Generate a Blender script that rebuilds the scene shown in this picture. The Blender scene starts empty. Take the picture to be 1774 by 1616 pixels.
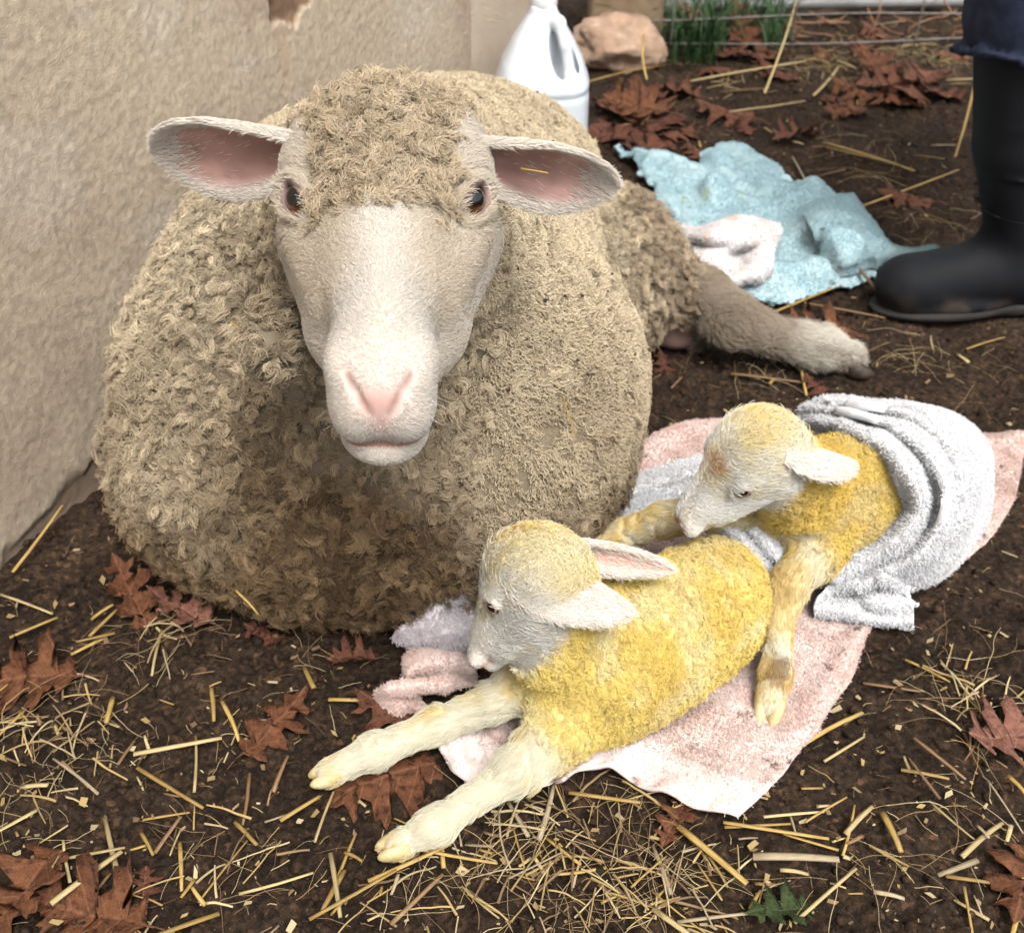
import bpy, math, random
import numpy as np
from mathutils import Vector, Matrix

# ------------------------------------------------------------------ camera, sky, sun, exposure
scene = bpy.context.scene
COL = scene.collection
CAM_H, PITCH, FPX = 0.82, math.radians(38.0), 1900.0      # FPX: focal length in pixels of a 1774 px wide picture
cam_data = bpy.data.cameras.new("camera")
cam_data.sensor_width = 36.0
cam_data.lens = 36.0 * FPX / 1774.0
cam_data.clip_start = 0.02
cam_data.clip_end = 500.0
cam_data.dof.use_dof = True
cam_data.dof.focus_distance = 0.80
cam_data.dof.aperture_fstop = 11.0
cam = bpy.data.objects.new("camera", cam_data)
cam.location = (0, 0, CAM_H)
cam.rotation_euler = (math.pi / 2 - PITCH, 0, 0)
COL.objects.link(cam)
scene.camera = cam

SUN_EL, SUN_AZ = math.radians(60), math.radians(160)       # azimuth clockwise from +Y (the view direction)
world = bpy.data.worlds.new("World")
scene.world = world
world.use_nodes = True
wn = world.node_tree
bg = wn.nodes["Background"]
sky = wn.nodes.new("ShaderNodeTexSky")
sky.sky_type = 'NISHITA'
sky.sun_disc = False
sky.sun_elevation = SUN_EL
sky.sun_rotation = SUN_AZ
sky.air_density = 1.0
sky.dust_density = 4.0
hsv = wn.nodes.new("ShaderNodeHueSaturation")              # grey overcast sky
hsv.inputs['Saturation'].default_value = 0.2
wn.links.new(sky.outputs[0], hsv.inputs['Color'])
wn.links.new(hsv.outputs[0], bg.inputs['Color'])
bg.inputs['Strength'].default_value = 0.11

sun_data = bpy.data.lights.new("sun", 'SUN')
sun_data.energy = 1.5
sun_data.angle = math.radians(24)
sun_data.color = (1.0, 0.98, 0.95)
sun = bpy.data.objects.new("sun", sun_data)
sd = Vector((math.cos(SUN_EL) * math.sin(SUN_AZ), math.cos(SUN_EL) * math.cos(SUN_AZ), math.sin(SUN_EL)))
sun.rotation_euler = sd.to_track_quat('Z', 'Y').to_euler()
COL.objects.link(sun)

scene.view_settings.view_transform = 'Standard'
scene.view_settings.look = 'None'
scene.view_settings.gamma = 1.0
scene.view_settings.exposure = 1.12
scene.view_settings.use_curve_mapping = False
scene.render.engine = 'CYCLES'
scene.cycles.use_denoising = True
scene.cycles.use_adaptive_sampling = True
scene.cycles.adaptive_threshold = 0.04
scene.cycles_curves.subdivisions = 1
scene.cycles.max_bounces = 5
scene.cycles.diffuse_bounces = 1
scene.cycles.transparent_max_bounces = 8

RNG = np.random.default_rng(7)
random.seed(7)

# ------------------------------------------------------------------ helpers: picture point -> place
_c, _s = math.cos(PITCH), math.sin(PITCH)
def _ray(px, py):
    u = (px - 887) / FPX
    v = -(py - 808) / FPX
    return np.array([u, _c + v * _s, -_s + v * _c])
def Wz(px, py, z=0.0):
    r = _ray(px, py)
    return r * ((z - CAM_H) / r[2]) + np.array([0, 0, CAM_H])
def Wy(px, py, y):
    r = _ray(px, py)
    return r * (y / r[1]) + np.array([0, 0, CAM_H])
def Wd(px, py, d):
    return _ray(px, py) * d + np.array([0, 0, CAM_H])
def nrm(v):
    v = np.asarray(v, float)
    return v / (np.linalg.norm(v, axis=-1, keepdims=True) + 1e-12)
def sstep(a, b, x):
    t = np.clip((x - a) / (b - a), 0, 1)
    return t * t * (3 - 2 * t)
def mixc(a, b, t):
    t = np.asarray(t)[..., None]
    return np.asarray(a) * (1 - t) + np.asarray(b) * t

# ------------------------------------------------------------------ helpers: noise
def _hash(ix, iy, iz, seed):
    h = (ix * 374761393 + iy * 668265263 + iz * 2147483647 + seed * 974634777) & 0xFFFFFFFF
    h = ((h ^ (h >> 13)) * 1274126177) & 0xFFFFFFFF
    h = ((h ^ (h >> 16)) * 2246822519) & 0xFFFFFFFF
    return ((h ^ (h >> 15)) & 0xFFFFFF) / float(0xFFFFFF)
def vnoise(p, scale=1.0, seed=0):
    p = np.asarray(p, float) * scale
    i = np.floor(p).astype(np.int64)
    f = p - i
    u = f * f * (3 - 2 * f)
    r = 0
    for dx in (0, 1):
        wx = u[..., 0] if dx else 1 - u[..., 0]
        for dy in (0, 1):
            wy = u[..., 1] if dy else 1 - u[..., 1]
            for dz in (0, 1):
                wz = u[..., 2] if dz else 1 - u[..., 2]
                r = r + wx * wy * wz * _hash(i[..., 0] + dx, i[..., 1] + dy, i[..., 2] + dz, seed)
    return r
def fbm(p, scale=1.0, oct=3, seed=0):
    a, r, t = 1.0, 0, 0
    for k in range(oct):
        r = r + a * vnoise(p, scale * 2 ** k, seed + 17 * k)
        t += a
        a *= .5
    return r / t
def voronoi(p, scale, seed=0):
    """F1, F2, and the position of the nearest feature point"""
    q = np.asarray(p, float) * scale
    i = np.floor(q).astype(np.int64)
    n = len(q)
    f1 = np.full(n, 9.0); f2 = np.full(n, 9.0); c = np.zeros((n, 3))
    for dx in (-1, 0, 1):
        for dy in (-1, 0, 1):
            for dz in (-1, 0, 1):
                j = i + np.array([dx, dy, dz])
                pt = j + np.stack([_hash(j[:, 0], j[:, 1], j[:, 2], seed + k) for k in (1, 2, 3)], 1)
                d = np.linalg.norm(pt - q, axis=1)
                m = d < f1
                f2 = np.where(m, f1, np.minimum(f2, d))
                c[m] = pt[m]
                f1 = np.where(m, d, f1)
    return f1, f2, c / scale

# ------------------------------------------------------------------ helpers: objects and tags
def link(o, parent=None):
    COL.objects.link(o)
    if parent is not None:
        o.parent = parent
    return o
def tag(o, label=None, cat=None, group=None, kind=None):
    if label: o['label'] = label
    if cat: o['category'] = cat
    if group: o['group'] = group
    if kind: o['kind'] = kind
    return o
def empty(name, loc=(0, 0, 0), rz=0.0):
    o = bpy.data.objects.new(name, None)
    o.location = loc
    o.rotation_euler = (0, 0, rz)
    o.empty_display_size = .05
    return link(o)
def mesh_obj(name, v, f, mat=None, parent=None, smooth=True, col=None, keep_world=False):
    me = bpy.data.meshes.new(name)
    v = np.asarray(v, np.float32)
    if isinstance(f, np.ndarray) and f.ndim == 2:
        k = f.shape[1]
        me.vertices.add(len(v))
        me.vertices.foreach_set('co', v.ravel())
        me.loops.add(f.size)
        me.loops.foreach_set('vertex_index', f.astype(np.int32).ravel())
        me.polygons.add(len(f))
        me.polygons.foreach_set('loop_start', np.arange(0, f.size, k, dtype=np.int32))
        me.update(calc_edges=True)
        me.validate()
    else:
        me.from_pydata([tuple(map(float, a)) for a in v], [], [tuple(map(int, a)) for a in f])
        me.update()
    if smooth:
        me.polygons.foreach_set('use_smooth', np.ones(len(me.polygons), bool))
    if col is not None:
        a = me.attributes.new('col', 'FLOAT_COLOR', 'POINT')
        c4 = np.ones((len(v), 4), np.float32)
        c4[:, :3] = col
        a.data.foreach_set('color', c4.ravel())
    if mat: me.materials.append(mat)
    o = bpy.data.objects.new(name, me)
    link(o, parent)
    return o
def join_geo(parts):
    V, Fs, n = [], [], 0
    for v, f in parts:
        V.append(np.asarray(v, float))
        Fs += [tuple(int(i) + n for i in q) for q in f]
        n += len(v)
    return np.concatenate(V), Fs
def localise(parent_loc, v):
    return np.asarray(v) - np.asarray(parent_loc)

def hair_obj(name, pts, rad, col, mat, parent=None):
    """pts (N,K,3), rad (N,K) or (K,), col (N,3): real strand geometry"""
    N, K, _ = pts.shape
    cu = bpy.data.hair_curves.new(name)
    cu.add_curves([K] * N)
    cu.attributes['position'].data.foreach_set('vector', np.ascontiguousarray(pts, np.float32).ravel())
    ra = cu.attributes.get('radius') or cu.attributes.new('radius', 'FLOAT', 'POINT')
    rr = np.broadcast_to(rad, (N, K)).astype(np.float32)
    ra.data.foreach_set('value', np.ascontiguousarray(rr).ravel())
    ca = cu.attributes.new('col', 'FLOAT_COLOR', 'CURVE')
    c4 = np.ones((N, 4), np.float32)
    c4[:, :3] = np.clip(col, 0, 1)
    ca.data.foreach_set('color', c4.ravel())
    cu.materials.append(mat)
    o = bpy.data.objects.new(name, cu)
    link(o, parent)
    return o

# ------------------------------------------------------------------ helpers: materials
def _mat(name):
    m = bpy.data.materials.new(name)
    m.use_nodes = True
    nt = m.node_tree
    b = nt.nodes['Principled BSDF']
    return m, nt, b
def _noise(nt, scale, detail=4, rough=.6, coord=None, kind='ShaderNodeTexNoise'):
    n = nt.nodes.new(kind)
    n.inputs['Scale'].default_value = scale
    if 'Detail' in n.inputs: n.inputs['Detail'].default_value = detail
    if 'Roughness' in n.inputs: n.inputs['Roughness'].default_value = rough
    if coord is not None: nt.links.new(coord, n.inputs['Vector'])
    return n
def _ramp(nt, fac, stops):
    r = nt.nodes.new('ShaderNodeValToRGB')
    e = r.color_ramp.elements
    while len(e) < len(stops): e.new(.5)
    for k, (p, c) in enumerate(stops):
        e[k].position = p
        e[k].color = (*c, 1) if len(c) == 3 else c
    nt.links.new(fac, r.inputs[0])
    return r
def _mix(nt, a, b, fac, blend='MIX'):
    m = nt.nodes.new('ShaderNodeMix')
    m.data_type = 'RGBA'
    m.blend_type = blend
    for sock, val in ((m.inputs[6], a), (m.inputs[7], b), (m.inputs[0], fac)):
        if hasattr(val, 'is_linked'): nt.links.new(val, sock)
        elif isinstance(val, (int, float)): sock.default_value = val
        else: sock.default_value = (*val, 1)
    return m.outputs[2]
def _bump(nt, bsdf, height, strength=.5, dist=.002, prev=None):
    b = nt.nodes.new('ShaderNodeBump')
    b.inputs['Strength'].default_value = strength
    b.inputs['Distance'].default_value = dist
    nt.links.new(height, b.inputs['Height'])
    if prev is not None: nt.links.new(prev.outputs[0], b.inputs['Normal'])
    nt.links.new(b.outputs[0], bsdf.inputs['Normal'])
    return b
def mat_simple(name, stops, scale=40, rough=.8, bump=.0, bscale=None, bdist=.002, spec=.3, coat=0, detail=5, objcoord=True):
    m, nt, b = _mat(name)
    tc = nt.nodes.new('ShaderNodeTexCoord')
    co = tc.outputs['Object']
    n = _noise(nt, scale, detail, .6, co)
    r = _ramp(nt, n.outputs[0], stops)
    nt.links.new(r.outputs[0], b.inputs['Base Color'])
    b.inputs['Roughness'].default_value = rough
    b.inputs['Specular IOR Level'].default_value = spec
    b.inputs['Coat Weight'].default_value = coat
    if bump:
        n2 = _noise(nt, bscale or scale * 3, 4, .65, co)
        _bump(nt, b, n2.outputs[0], bump, bdist)
    return m
def mat_attr(name, rough=.8, spec=.2, jitter=0.0, bump=0, bscale=300, bdist=.001, sheen=0.0, sss=0.0, mul=None):
    """colour comes from the object's own 'col' attribute (markings, and shade painted into the wool)"""
    m, nt, b = _mat(name)
    a = nt.nodes.new('ShaderNodeAttribute')
    a.attribute_name = 'col'
    out = a.outputs['Color']
    if jitter:
        hi = nt.nodes.new('ShaderNodeHairInfo')
        r = _ramp(nt, hi.outputs['Random'], [(0, (1 - jitter,) * 3), (1, (1.0,) * 3)])
        out = _mix(nt, out, r.outputs[0], 1.0, 'MULTIPLY')
    nt.links.new(out, b.inputs['Base Color'])
    b.inputs['Roughness'].default_value = rough
    b.inputs['Specular IOR Level'].default_value = spec
    b.inputs['Sheen Weight'].default_value = sheen
    if sss:
        b.inputs['Subsurface Weight'].default_value = sss
        b.inputs['Subsurface Radius'].default_value = (.006, .003, .002)
        b.inputs['Subsurface Scale'].default_value = 1.0
    if bump:
        tc = nt.nodes.new('ShaderNodeTexCoord')
        n2 = _noise(nt, bscale, 4, .65, tc.outputs['Object'])
        _bump(nt, b, n2.outputs[0], bump, bdist)
    return m

# ------------------------------------------------------------------ helpers: sculpting volume
class Vol:
    """a signed-distance block that shapes are blended into, then skinned as one continuous mesh"""
    def __init__(s, lo, hi, vox):
        s.lo = np.array(lo, float); s.vox = vox
        s.n = np.ceil((np.array(hi, float) - s.lo) / vox).astype(int) + 1
        s.d = np.full(tuple(s.n), .05, np.float32)
    def _box(s, lo, hi):
        a = np.clip(np.floor((np.array(lo) - s.lo) / s.vox).astype(int), 0, s.n)
        b = np.clip(np.ceil((np.array(hi) - s.lo) / s.vox).astype(int) + 1, 0, s.n)
        return tuple(slice(i, j) for i, j in zip(a, b))
    def _pts(s, sl):
        ax = [s.lo[k] + s.vox * np.arange(sl[k].start, sl[k].stop) for k in range(3)]
        return np.meshgrid(*ax, indexing='ij', sparse=True)
    def _apply(s, sl, d, k, mode):
        o = s.d[sl]
        if mode == 'add':
            if k <= 0: s.d[sl] = np.minimum(o, d)
            else:
                h = np.clip(k - np.abs(o - d), 0, None) / k
                s.d[sl] = np.minimum(o, d) - h * h * k * .25
        else:
            d = -d
            if k <= 0: s.d[sl] = np.maximum(o, d)
            else:
                h = np.clip(k - np.abs(o - d), 0, None) / k
                s.d[sl] = np.maximum(o, d) + h * h * k * .25
    def cone(s, a, b, ra, rb, k=.01, mode='add'):
        a = np.array(a, float); b = np.array(b, float)
        m = max(ra, rb) + k + 3 * s.vox
        sl = s._box(np.minimum(a, b) - m, np.maximum(a, b) + m)
        if any(q.stop <= q.start for q in sl): return s
        x, y, z = s._pts(sl)
        ba = b - a
        L = float(ba @ ba) + 1e-12
        px, py, pz = x - a[0], y - a[1], z - a[2]
        t = np.clip((px * ba[0] + py * ba[1] + pz * ba[2]) / L, 0, 1)
        d = np.sqrt((px - t * ba[0]) ** 2 + (py - t * ba[1]) ** 2 + (pz - t * ba[2]) ** 2) - (ra + (rb - ra) * t)
        s._apply(sl, d.astype(np.float32), k, mode)
        return s
    def chain(s, pts, rad, k=.01, mode='add'):
        for i in range(len(pts) - 1):
            s.cone(pts[i], pts[i + 1], rad[i], rad[i + 1], k if i == 0 else min(k, .006), mode)
        return s
    def ell(s, c, r, R=None, k=.01, mode='add'):
        c = np.array(c, float); r = np.array(r, float)
        R = np.eye(3) if R is None else np.asarray(R)          # columns: the ellipsoid's own axes
        e = np.sqrt(((R * r) ** 2).sum(1)) + k + 3 * s.vox
        sl = s._box(c - e, c + e)
        if any(q.stop <= q.start for q in sl): return s
        x, y, z = s._pts(sl)
        px, py, pz = x - c[0], y - c[1], z - c[2]
        k0 = 0; k1 = 0
        for i in range(3):
            q = px * R[0, i] + py * R[1, i] + pz * R[2, i]
            k0 = k0 + (q / r[i]) ** 2
            k1 = k1 + (q / r[i] ** 2) ** 2
        k0 = np.sqrt(k0); k1 = np.sqrt(k1) + 1e-9
        s._apply(sl, (k0 * (k0 - 1) / k1).astype(np.float32), k, mode)
        return s
    def half(s, p, n, k=.01):
        """keep only the side that n points away from"""
        sl = tuple(slice(0, q) for q in s.n)
        x, y, z = s._pts(sl)
        n = nrm(n)
        d = -((x - p[0]) * n[0] + (y - p[1]) * n[1] + (z - p[2]) * n[2])
        s._apply(sl, np.broadcast_to(d, tuple(s.n)).astype(np.float32), k, 'sub')
        return s
    def sample(s, p):
        q = np.clip((np.asarray(p) - s.lo) / s.vox, 0, s.n - 1.001)
        i = q.astype(int); f = q - i
        r = 0
        for dx in (0, 1):
            for dy in (0, 1):
                for dz in (0, 1):
                    w = (f[:, 0] if dx else 1 - f[:, 0]) * (f[:, 1] if dy else 1 - f[:, 1]) * (f[:, 2] if dz else 1 - f[:, 2])
                    r = r + w * s.d[i[:, 0] + dx, i[:, 1] + dy, i[:, 2] + dz]
        return r
    def skin(s, smooth=2):
        d = s.d
        ins = d < 0
        n = s.n
        C = (slice(0, -1), slice(1, None))
        cnt = np.zeros(tuple(n - 1), np.int8)
        for a in (0, 1):
            for b in (0, 1):
                for c in (0, 1):
                    cnt += ins[C[a], C[b], C[c]]
        cells = np.argwhere((cnt > 0) & (cnt < 8))
        idx = np.full(tuple(n - 1), -1, np.int64)
        idx[tuple(cells.T)] = np.arange(len(cells))
        acc = np.zeros((len(cells), 3)); num = np.zeros(len(cells))
        ci, cj, ck = cells.T
        for ax in range(3):
            o1, o2 = [k for k in range(3) if k != ax]
            for a in (0, 1):
                for b in (0, 1):
                    off = [0, 0, 0]; off[o1] = a; off[o2] = b
                    v0 = d[ci + off[0], cj + off[1], ck + off[2]]
                    e = off.copy(); e[ax] = 1
                    v1 = d[ci + e[0], cj + e[1], ck + e[2]]
                    m = (v0 < 0) != (v1 < 0)
                    t = np.where(m, v0 / np.where(m, v0 - v1, 1), 0)
                    pt = np.tile(np.array(off, float), (len(cells), 1))
                    pt[:, ax] = t
                    acc[m] += pt[m]; num[m] += 1
        V = s.lo + s.vox * (cells + acc / num[:, None])
        F = []
        for ax in range(3):
            o1, o2 = (ax + 1) % 3, (ax + 2) % 3
            s0 = [slice(None)] * 3; s1 = [slice(None)] * 3
            s0[ax] = slice(0, -1); s1[ax] = slice(1, None)
            A = ins[tuple(s0)]; B = ins[tuple(s1)]
            e = np.argwhere(A != B)
            e = e[(e[:, o1] > 0) & (e[:, o2] > 0) & (e[:, o1] < n[o1] - 1) & (e[:, o2] < n[o2] - 1)]
            q = []
            for (a, b) in ((0, 0), (1, 0), (1, 1), (0, 1)):
                g = e.copy(); g[:, o1] -= a; g[:, o2] -= b
                q.append(idx[tuple(g.T)])
            q = np.stack(q, 1)
            fl = A[tuple(e.T)]
            q[~fl] = q[~fl][:, ::-1]
            F.append(q)
        F = np.concatenate(F)
        F = F[(F >= 0).all(1)]
        return relax(V, F, smooth), F
def relax(V, F, it, lam=.5):
    a = F.ravel(); b = np.roll(F, -1, 1).ravel()
    I = np.concatenate([a, b]); J = np.concatenate([b, a])
    deg = np.bincount(I, minlength=len(V)).astype(float)[:, None]
    for _ in range(it):
        S = np.stack([np.bincount(I, V[J, k], len(V)) for k in range(3)], 1)
        V = V + lam * (S / np.maximum(deg, 1) - V)
    return V
def vnormals(V, F):
    n = np.cross(V[F[:, 2]] - V[F[:, 0]], V[F[:, 3 if F.shape[1] > 3 else 1]] - V[F[:, 1 if F.shape[1] > 3 else 0]])
    if F.shape[1] == 3: n = np.cross(V[F[:, 1]] - V[F[:, 0]], V[F[:, 2]] - V[F[:, 0]])
    N = np.stack([np.bincount(F.ravel(), np.repeat(n[:, k], F.shape[1]), len(V)) for k in range(3)], 1)
    return nrm(N)
def scatter(V, F, N, n, rng, w=None):
    """n points on the quads of a mesh: positions, normals (w: per-face weight)"""
    a = np.linalg.norm(np.cross(V[F[:, 2]] - V[F[:, 0]], V[F[:, 3]] - V[F[:, 1]]), axis=1) * .5
    if w is not None: a = a * w
    f = rng.choice(len(F), n, p=a / a.sum())
    u, v = rng.random(n)[:, None], rng.random(n)[:, None]
    q = F[f]
    wts = ((1 - u) * (1 - v), u * (1 - v), u * v, (1 - u) * v)
    P = sum(wt * V[q[:, k]] for k, wt in enumerate(wts))
    M = nrm(sum(wt * N[q[:, k]] for k, wt in enumerate(wts)))
    return P, M, f
def frame(fwd, right):
    """rotation whose columns are right (x), forward (y), up (z)"""
    y = nrm(fwd)
    x = np.asarray(right, float); x = nrm(x - y * (x @ y))
    return np.stack([x, y, np.cross(x, y)], 1)
def tangent(N, d):
    d = np.asarray(d, float)
    return nrm(d - N * (d * N).sum(1, keepdims=True))
def loft(rings, closed=True, cap=True):
    """rings: list of (n,3) arrays -> verts, faces"""
    n = len(rings[0])
    V = np.concatenate(rings)
    F = []
    for i in range(len(rings) - 1):
        for j in range(n if closed else n - 1):
            k = (j + 1) % n
            F.append((i * n + j, i * n + k, (i + 1) * n + k, (i + 1) * n + j))
    if cap and closed:
        F.append(tuple(range(n - 1, -1, -1)))
        F.append(tuple((len(rings) - 1) * n + j for j in range(n)))
    return V, F
# ================================================================== THE SETTING
# ---- ground: one sheet to the horizon, trodden lumpy soil near the camera
def gh0(x, y):
    p = np.stack([np.asarray(x, float), np.asarray(y, float), np.zeros_like(np.asarray(x, float))], -1)
    return .016 * (fbm(p, 4.0, 2, 3) - .5) + .010 * (fbm(p, 14.0, 2, 5) - .5)
def gh(x, y):
    p = np.stack([np.asarray(x, float), np.asarray(y, float), np.zeros_like(np.asarray(x, float))], -1)
    q = p + .02 * (np.stack([vnoise(p, 30, 1), vnoise(p, 30, 2), 0 * p[..., 0]], -1) - .5)
    f1, f2, _ = voronoi(q.reshape(-1, 3) * np.array([1, 1, 0]) + np.array([0, 0, .003]), 60, 4)
    g1, g2, _ = voronoi(q.reshape(-1, 3) * np.array([1, 1, 0]) + np.array([0, 0, .003]), 130, 9)
    cl = np.clip(1 - f1 * 1.25, 0, 1).reshape(p.shape[:-1])
    c2 = np.clip(1 - g1 * 1.2, 0, 1).reshape(p.shape[:-1])
    patch = sstep(.42, .62, fbm(p, 7, 3, 21))
    return gh0(x, y) + (.012 * cl * (.30 + .9 * patch) + .006 * c2) - .008
def axis(a, b, step, far, g=1.22):
    m = list(np.arange(a, b + step * .5, step))
    s, q = step, m[-1]
    while q < far: s *= g; q += s; m.append(q)
    s, q = step, m[0]
    while q > -far: s *= g; q -= s; m.insert(0, q)
    return np.array(m)
gx = axis(-.75, 1.15, .0052, 90)
yy = [.36]
while yy[-1] < 3.0: yy.append(yy[-1] + max(.0042, .0046 * yy[-1]))
s = .02
while yy[-1] < 120: s *= 1.2; yy.append(yy[-1] + s)
s = .006; q = .36; lo_ = []
while q > -60: s *= 1.3; q -= s; lo_.insert(0, q)
gy = np.array(lo_ + yy)
GX, GY = np.meshgrid(gx, gy, indexing='ij')
near = (np.abs(GX - .2) < 1.6) & (GY > .2) & (GY < 4)
GZ = gh0(GX, GY)
GZ[near] = gh(GX[near], GY[near])
far_d = np.hypot(GX, GY - 1)
GZ = GZ + np.where(far_d > 8, .3 * (fbm(np.stack([GX, GY, 0 * GX], -1), .05, 3, 8) - .5) * sstep(8, 30, far_d), 0)
n0, n1 = GX.shape
ii = np.arange(n0 * n1).reshape(n0, n1)
gF = np.stack([ii[:-1, :-1].ravel(), ii[1:, :-1].ravel(), ii[1:, 1:].ravel(), ii[:-1, 1:].ravel()], 1)
gV = np.stack([GX.ravel(), GY.ravel(), GZ.ravel()], 1)

def mat_soil():
    m, nt, b = _mat("soil")
    tc = nt.nodes.new('ShaderNodeTexCoord'); co = tc.outputs['Object']
    n1 = _noise(nt, 9, 6, .65, co)
    r1 = _ramp(nt, n1.outputs[0], [(.3, (.020, .0125, .008)), (.55, (.042, .027, .017)), (.75, (.076, .050, .032))])
    n2 = _noise(nt, 160, 4, .7, co)
    r2 = _ramp(nt, n2.outputs[0], [(.32, (.40,) * 3), (.5, (.9,) * 3), (.66, (1.7, 1.55, 1.4)), (.8, (2.6, 2.3, 2.0))])
    c = _mix(nt, r1.outputs[0], r2.outputs[0], 1.0, 'MULTIPLY')
    vo = nt.nodes.new('ShaderNodeTexVoronoi'); vo.inputs['Scale'].default_value = 190; nt.links.new(co, vo.inputs['Vector'])
    sv = nt.nodes.new('ShaderNodeSeparateColor'); nt.links.new(vo.outputs['Color'], sv.inputs[0])
    rv_ = _ramp(nt, sv.outputs[0], [(.0, (.55, .52, .5)), (.6, (1.0,) * 3), (.93, (1.5, 1.4, 1.3)), (1.0, (2.4, 2.1, 1.8))])
    c = _mix(nt, c, rv_.outputs[0], 1.0, 'MULTIPLY')
    # pale crumbs of chaff trodden in
    n3 = _noise(nt, 420, 2, .5, co)
    r3 = _ramp(nt, n3.outputs[0], [(.70, (0, 0, 0)), (.76, (1, 1, 1))])
    c = _mix(nt, c, (.20, .14, .08), r3.outputs[0])
    nt.links.new(c, b.inputs['Base Color'])
    b.inputs['Roughness'].default_value = .92
    b.inputs['Specular IOR Level'].default_value = .18
    nb = _noise(nt, 260, 5, .75, co)
    nb2 = _noise(nt, 700, 3, .6, co)
    q = _bump(nt, b, nb.outputs[0], .9, .004)
    _bump(nt, b, nb2.outputs[0], .5, .0015, q)
    return m
M_SOIL = mat_soil()
ground = mesh_obj('ground', gV, gF, M_SOIL)
tag(ground, 'dark brown trodden soil of the yard', 'ground', kind='structure')

# ---- crumbs of soil lying loose
def lump_base(seed, sub=1):
    import bmesh
    bm = bmesh.new()
    bmesh.ops.create_icosphere(bm, subdivisions=sub, radius=1)
    v = np.array([q.co[:] for q in bm.verts])
    f = np.array([[q.index for q in p.verts] for p in bm.faces])
    bm.free()
    r = .62 + .75 * vnoise(v + seed * 7.3, 1.3, seed)
    v = v * r[:, None] * np.array([1, .85, .65])
    return v, f
def lumps(name, n, pos, size, mat, seed=0, subs=(1, 2), zoff=.15):
    rng = np.random.default_rng(seed)
    base = [lump_base(k + seed, subs[k % len(subs)]) for k in range(8)]
    Vs, Fs, off = [], [], 0
    for i in range(n):
        v, f = base[i % 8]
        a = rng.random() * 6.28
        R = np.array([[math.cos(a), -math.sin(a), 0], [math.sin(a), math.cos(a), 0], [0, 0, 1]])
        w = (v * size[i]) @ R.T + pos[i] + np.array([0, 0, size[i] * zoff])
        Vs.append(w); Fs.append(f + off); off += len(v)
    return mesh_obj(name, np.concatenate(Vs), np.concatenate(Fs), mat)
nC = 10500
cy = .42 + 2.4 * RNG.random(nC) ** 1.7
cx = -.62 + (1.75) * RNG.random(nC)
keepc = fbm(np.stack([cx, cy, 0 * cx], 1), 6, 3, 33) > .36
cx, cy = cx[keepc], cy[keepc]
csz = .0013 + .0056 * RNG.random(len(cx)) ** 3.0 + .004 * (RNG.random(len(cx)) > .98)
clods = lumps('soil_crumbs', len(cx), np.stack([cx, cy, gh(cx, cy)], 1), csz, M_SOIL, 3, (1, 1, 2))
tag(clods, 'loose dark crumbs of soil over the ground', 'soil', kind='stuff')

# ---- plaster wall running back from the lower left, behind the ewe
WA = np.array([-.575, .84]); WB = np.array([-.068, 1.93])     # foot of the wall face in plan
wd = (WB - WA) / np.linalg.norm(WB - WA); wnorm = np.array([wd[1], -wd[0]])   # towards the yard
wall_root = empty('plaster_wall', (WA[0], WA[1], 0))
tag(wall_root, 'cream rough plaster wall with a chipped patch, behind the ewe', 'wall')
su = np.concatenate([np.linspace(-3.2, -.25, 10)[:-1], np.arange(-.25, np.linalg.norm(WB - WA) + .001, .0028)])
sz = np.concatenate([np.arange(-.06, .66, .0030), np.linspace(.67, 2.1, 12)])
SU, SZ = np.meshgrid(su, sz, indexing='ij')
p3 = np.stack([SU, SZ, 0 * SU], -1)
dis = .010 * (fbm(p3, 3.5, 3, 41) - .5) + .0008 * (fbm(p3, 45, 2, 42) - .5) + .0007 * (vnoise(p3, 150, 45) - .5) + .0010 * (vnoise(p3, 270, 46) - .5)
dis += .012 * (1 - sstep(.0, .12, SZ)) * (fbm(p3, 9, 3, 43) - .3)
chip = np.zeros_like(SU)
# the chipped patch near the top of the picture, found where its ray meets the wall
def on_wall(px, py):
    r = _ray(px, py)
    n3 = np.array([wnorm[0], wnorm[1], 0])
    t = ((np.array([WA[0], WA[1], CAM_H]) - np.array([0, 0, CAM_H])) @ n3) / (r @ n3)
    p = r * t + np.array([0, 0, CAM_H])
    return (p[:2] - WA) @ wd, p[2]
cu0, cz0 = on_wall(505, 5)
cu1, cz1 = on_wall(492, 95)
e1 = np.hypot((SU - cu0) / .050, (SZ - cz0 - .01) / .055) + .8 * (fbm(p3, 60, 4, 51) - .5) + .5 * np.clip(cz0 - SZ, 0, .1) / .05
chip = 1 - sstep(.85, 1.0, e1)
e2 = np.hypot((SU - cu1) / .022, (SZ - cz1) / .060) + .7 * (fbm(p3, 40, 3, 52) - .5)
scr = 1 - sstep(.55, 1.0, e2)
cu2, cz2 = on_wall(150, 800)
e3 = (SZ + .012 - .035 * sstep(cu2 - .25, cu2 + .10, SU) * (1 - sstep(cu2 + .3, cu2 + .55, SU)) + .09 * (fbm(p3, 14, 4, 53) - .5)) / .04
broke = 1 - sstep(.2, .75, e3)
dis = dis - (.0045 + .003 * fbm(p3, 45, 3, 58)) * chip - .0008 * scr - .005 * broke
tone = fbm(p3, 5, 4, 61)
fine = fbm(p3, 90, 2, 62)
wc = mixc((.56, .455, .335), (.475, .37, .275), sstep(.38, .62, tone))
wc = mixc(wc, (.61, .53, .42), .6 * sstep(.52, .7, fbm(p3, 8, 4, 63)))
wc = mixc(wc, (.43, .305, .24), .45 * sstep(.55, .72, fbm(p3, 3.2, 3, 64)))
wc = wc * .95 * (.80 + .36 * vnoise(p3, 230, 62))[..., None]
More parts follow.
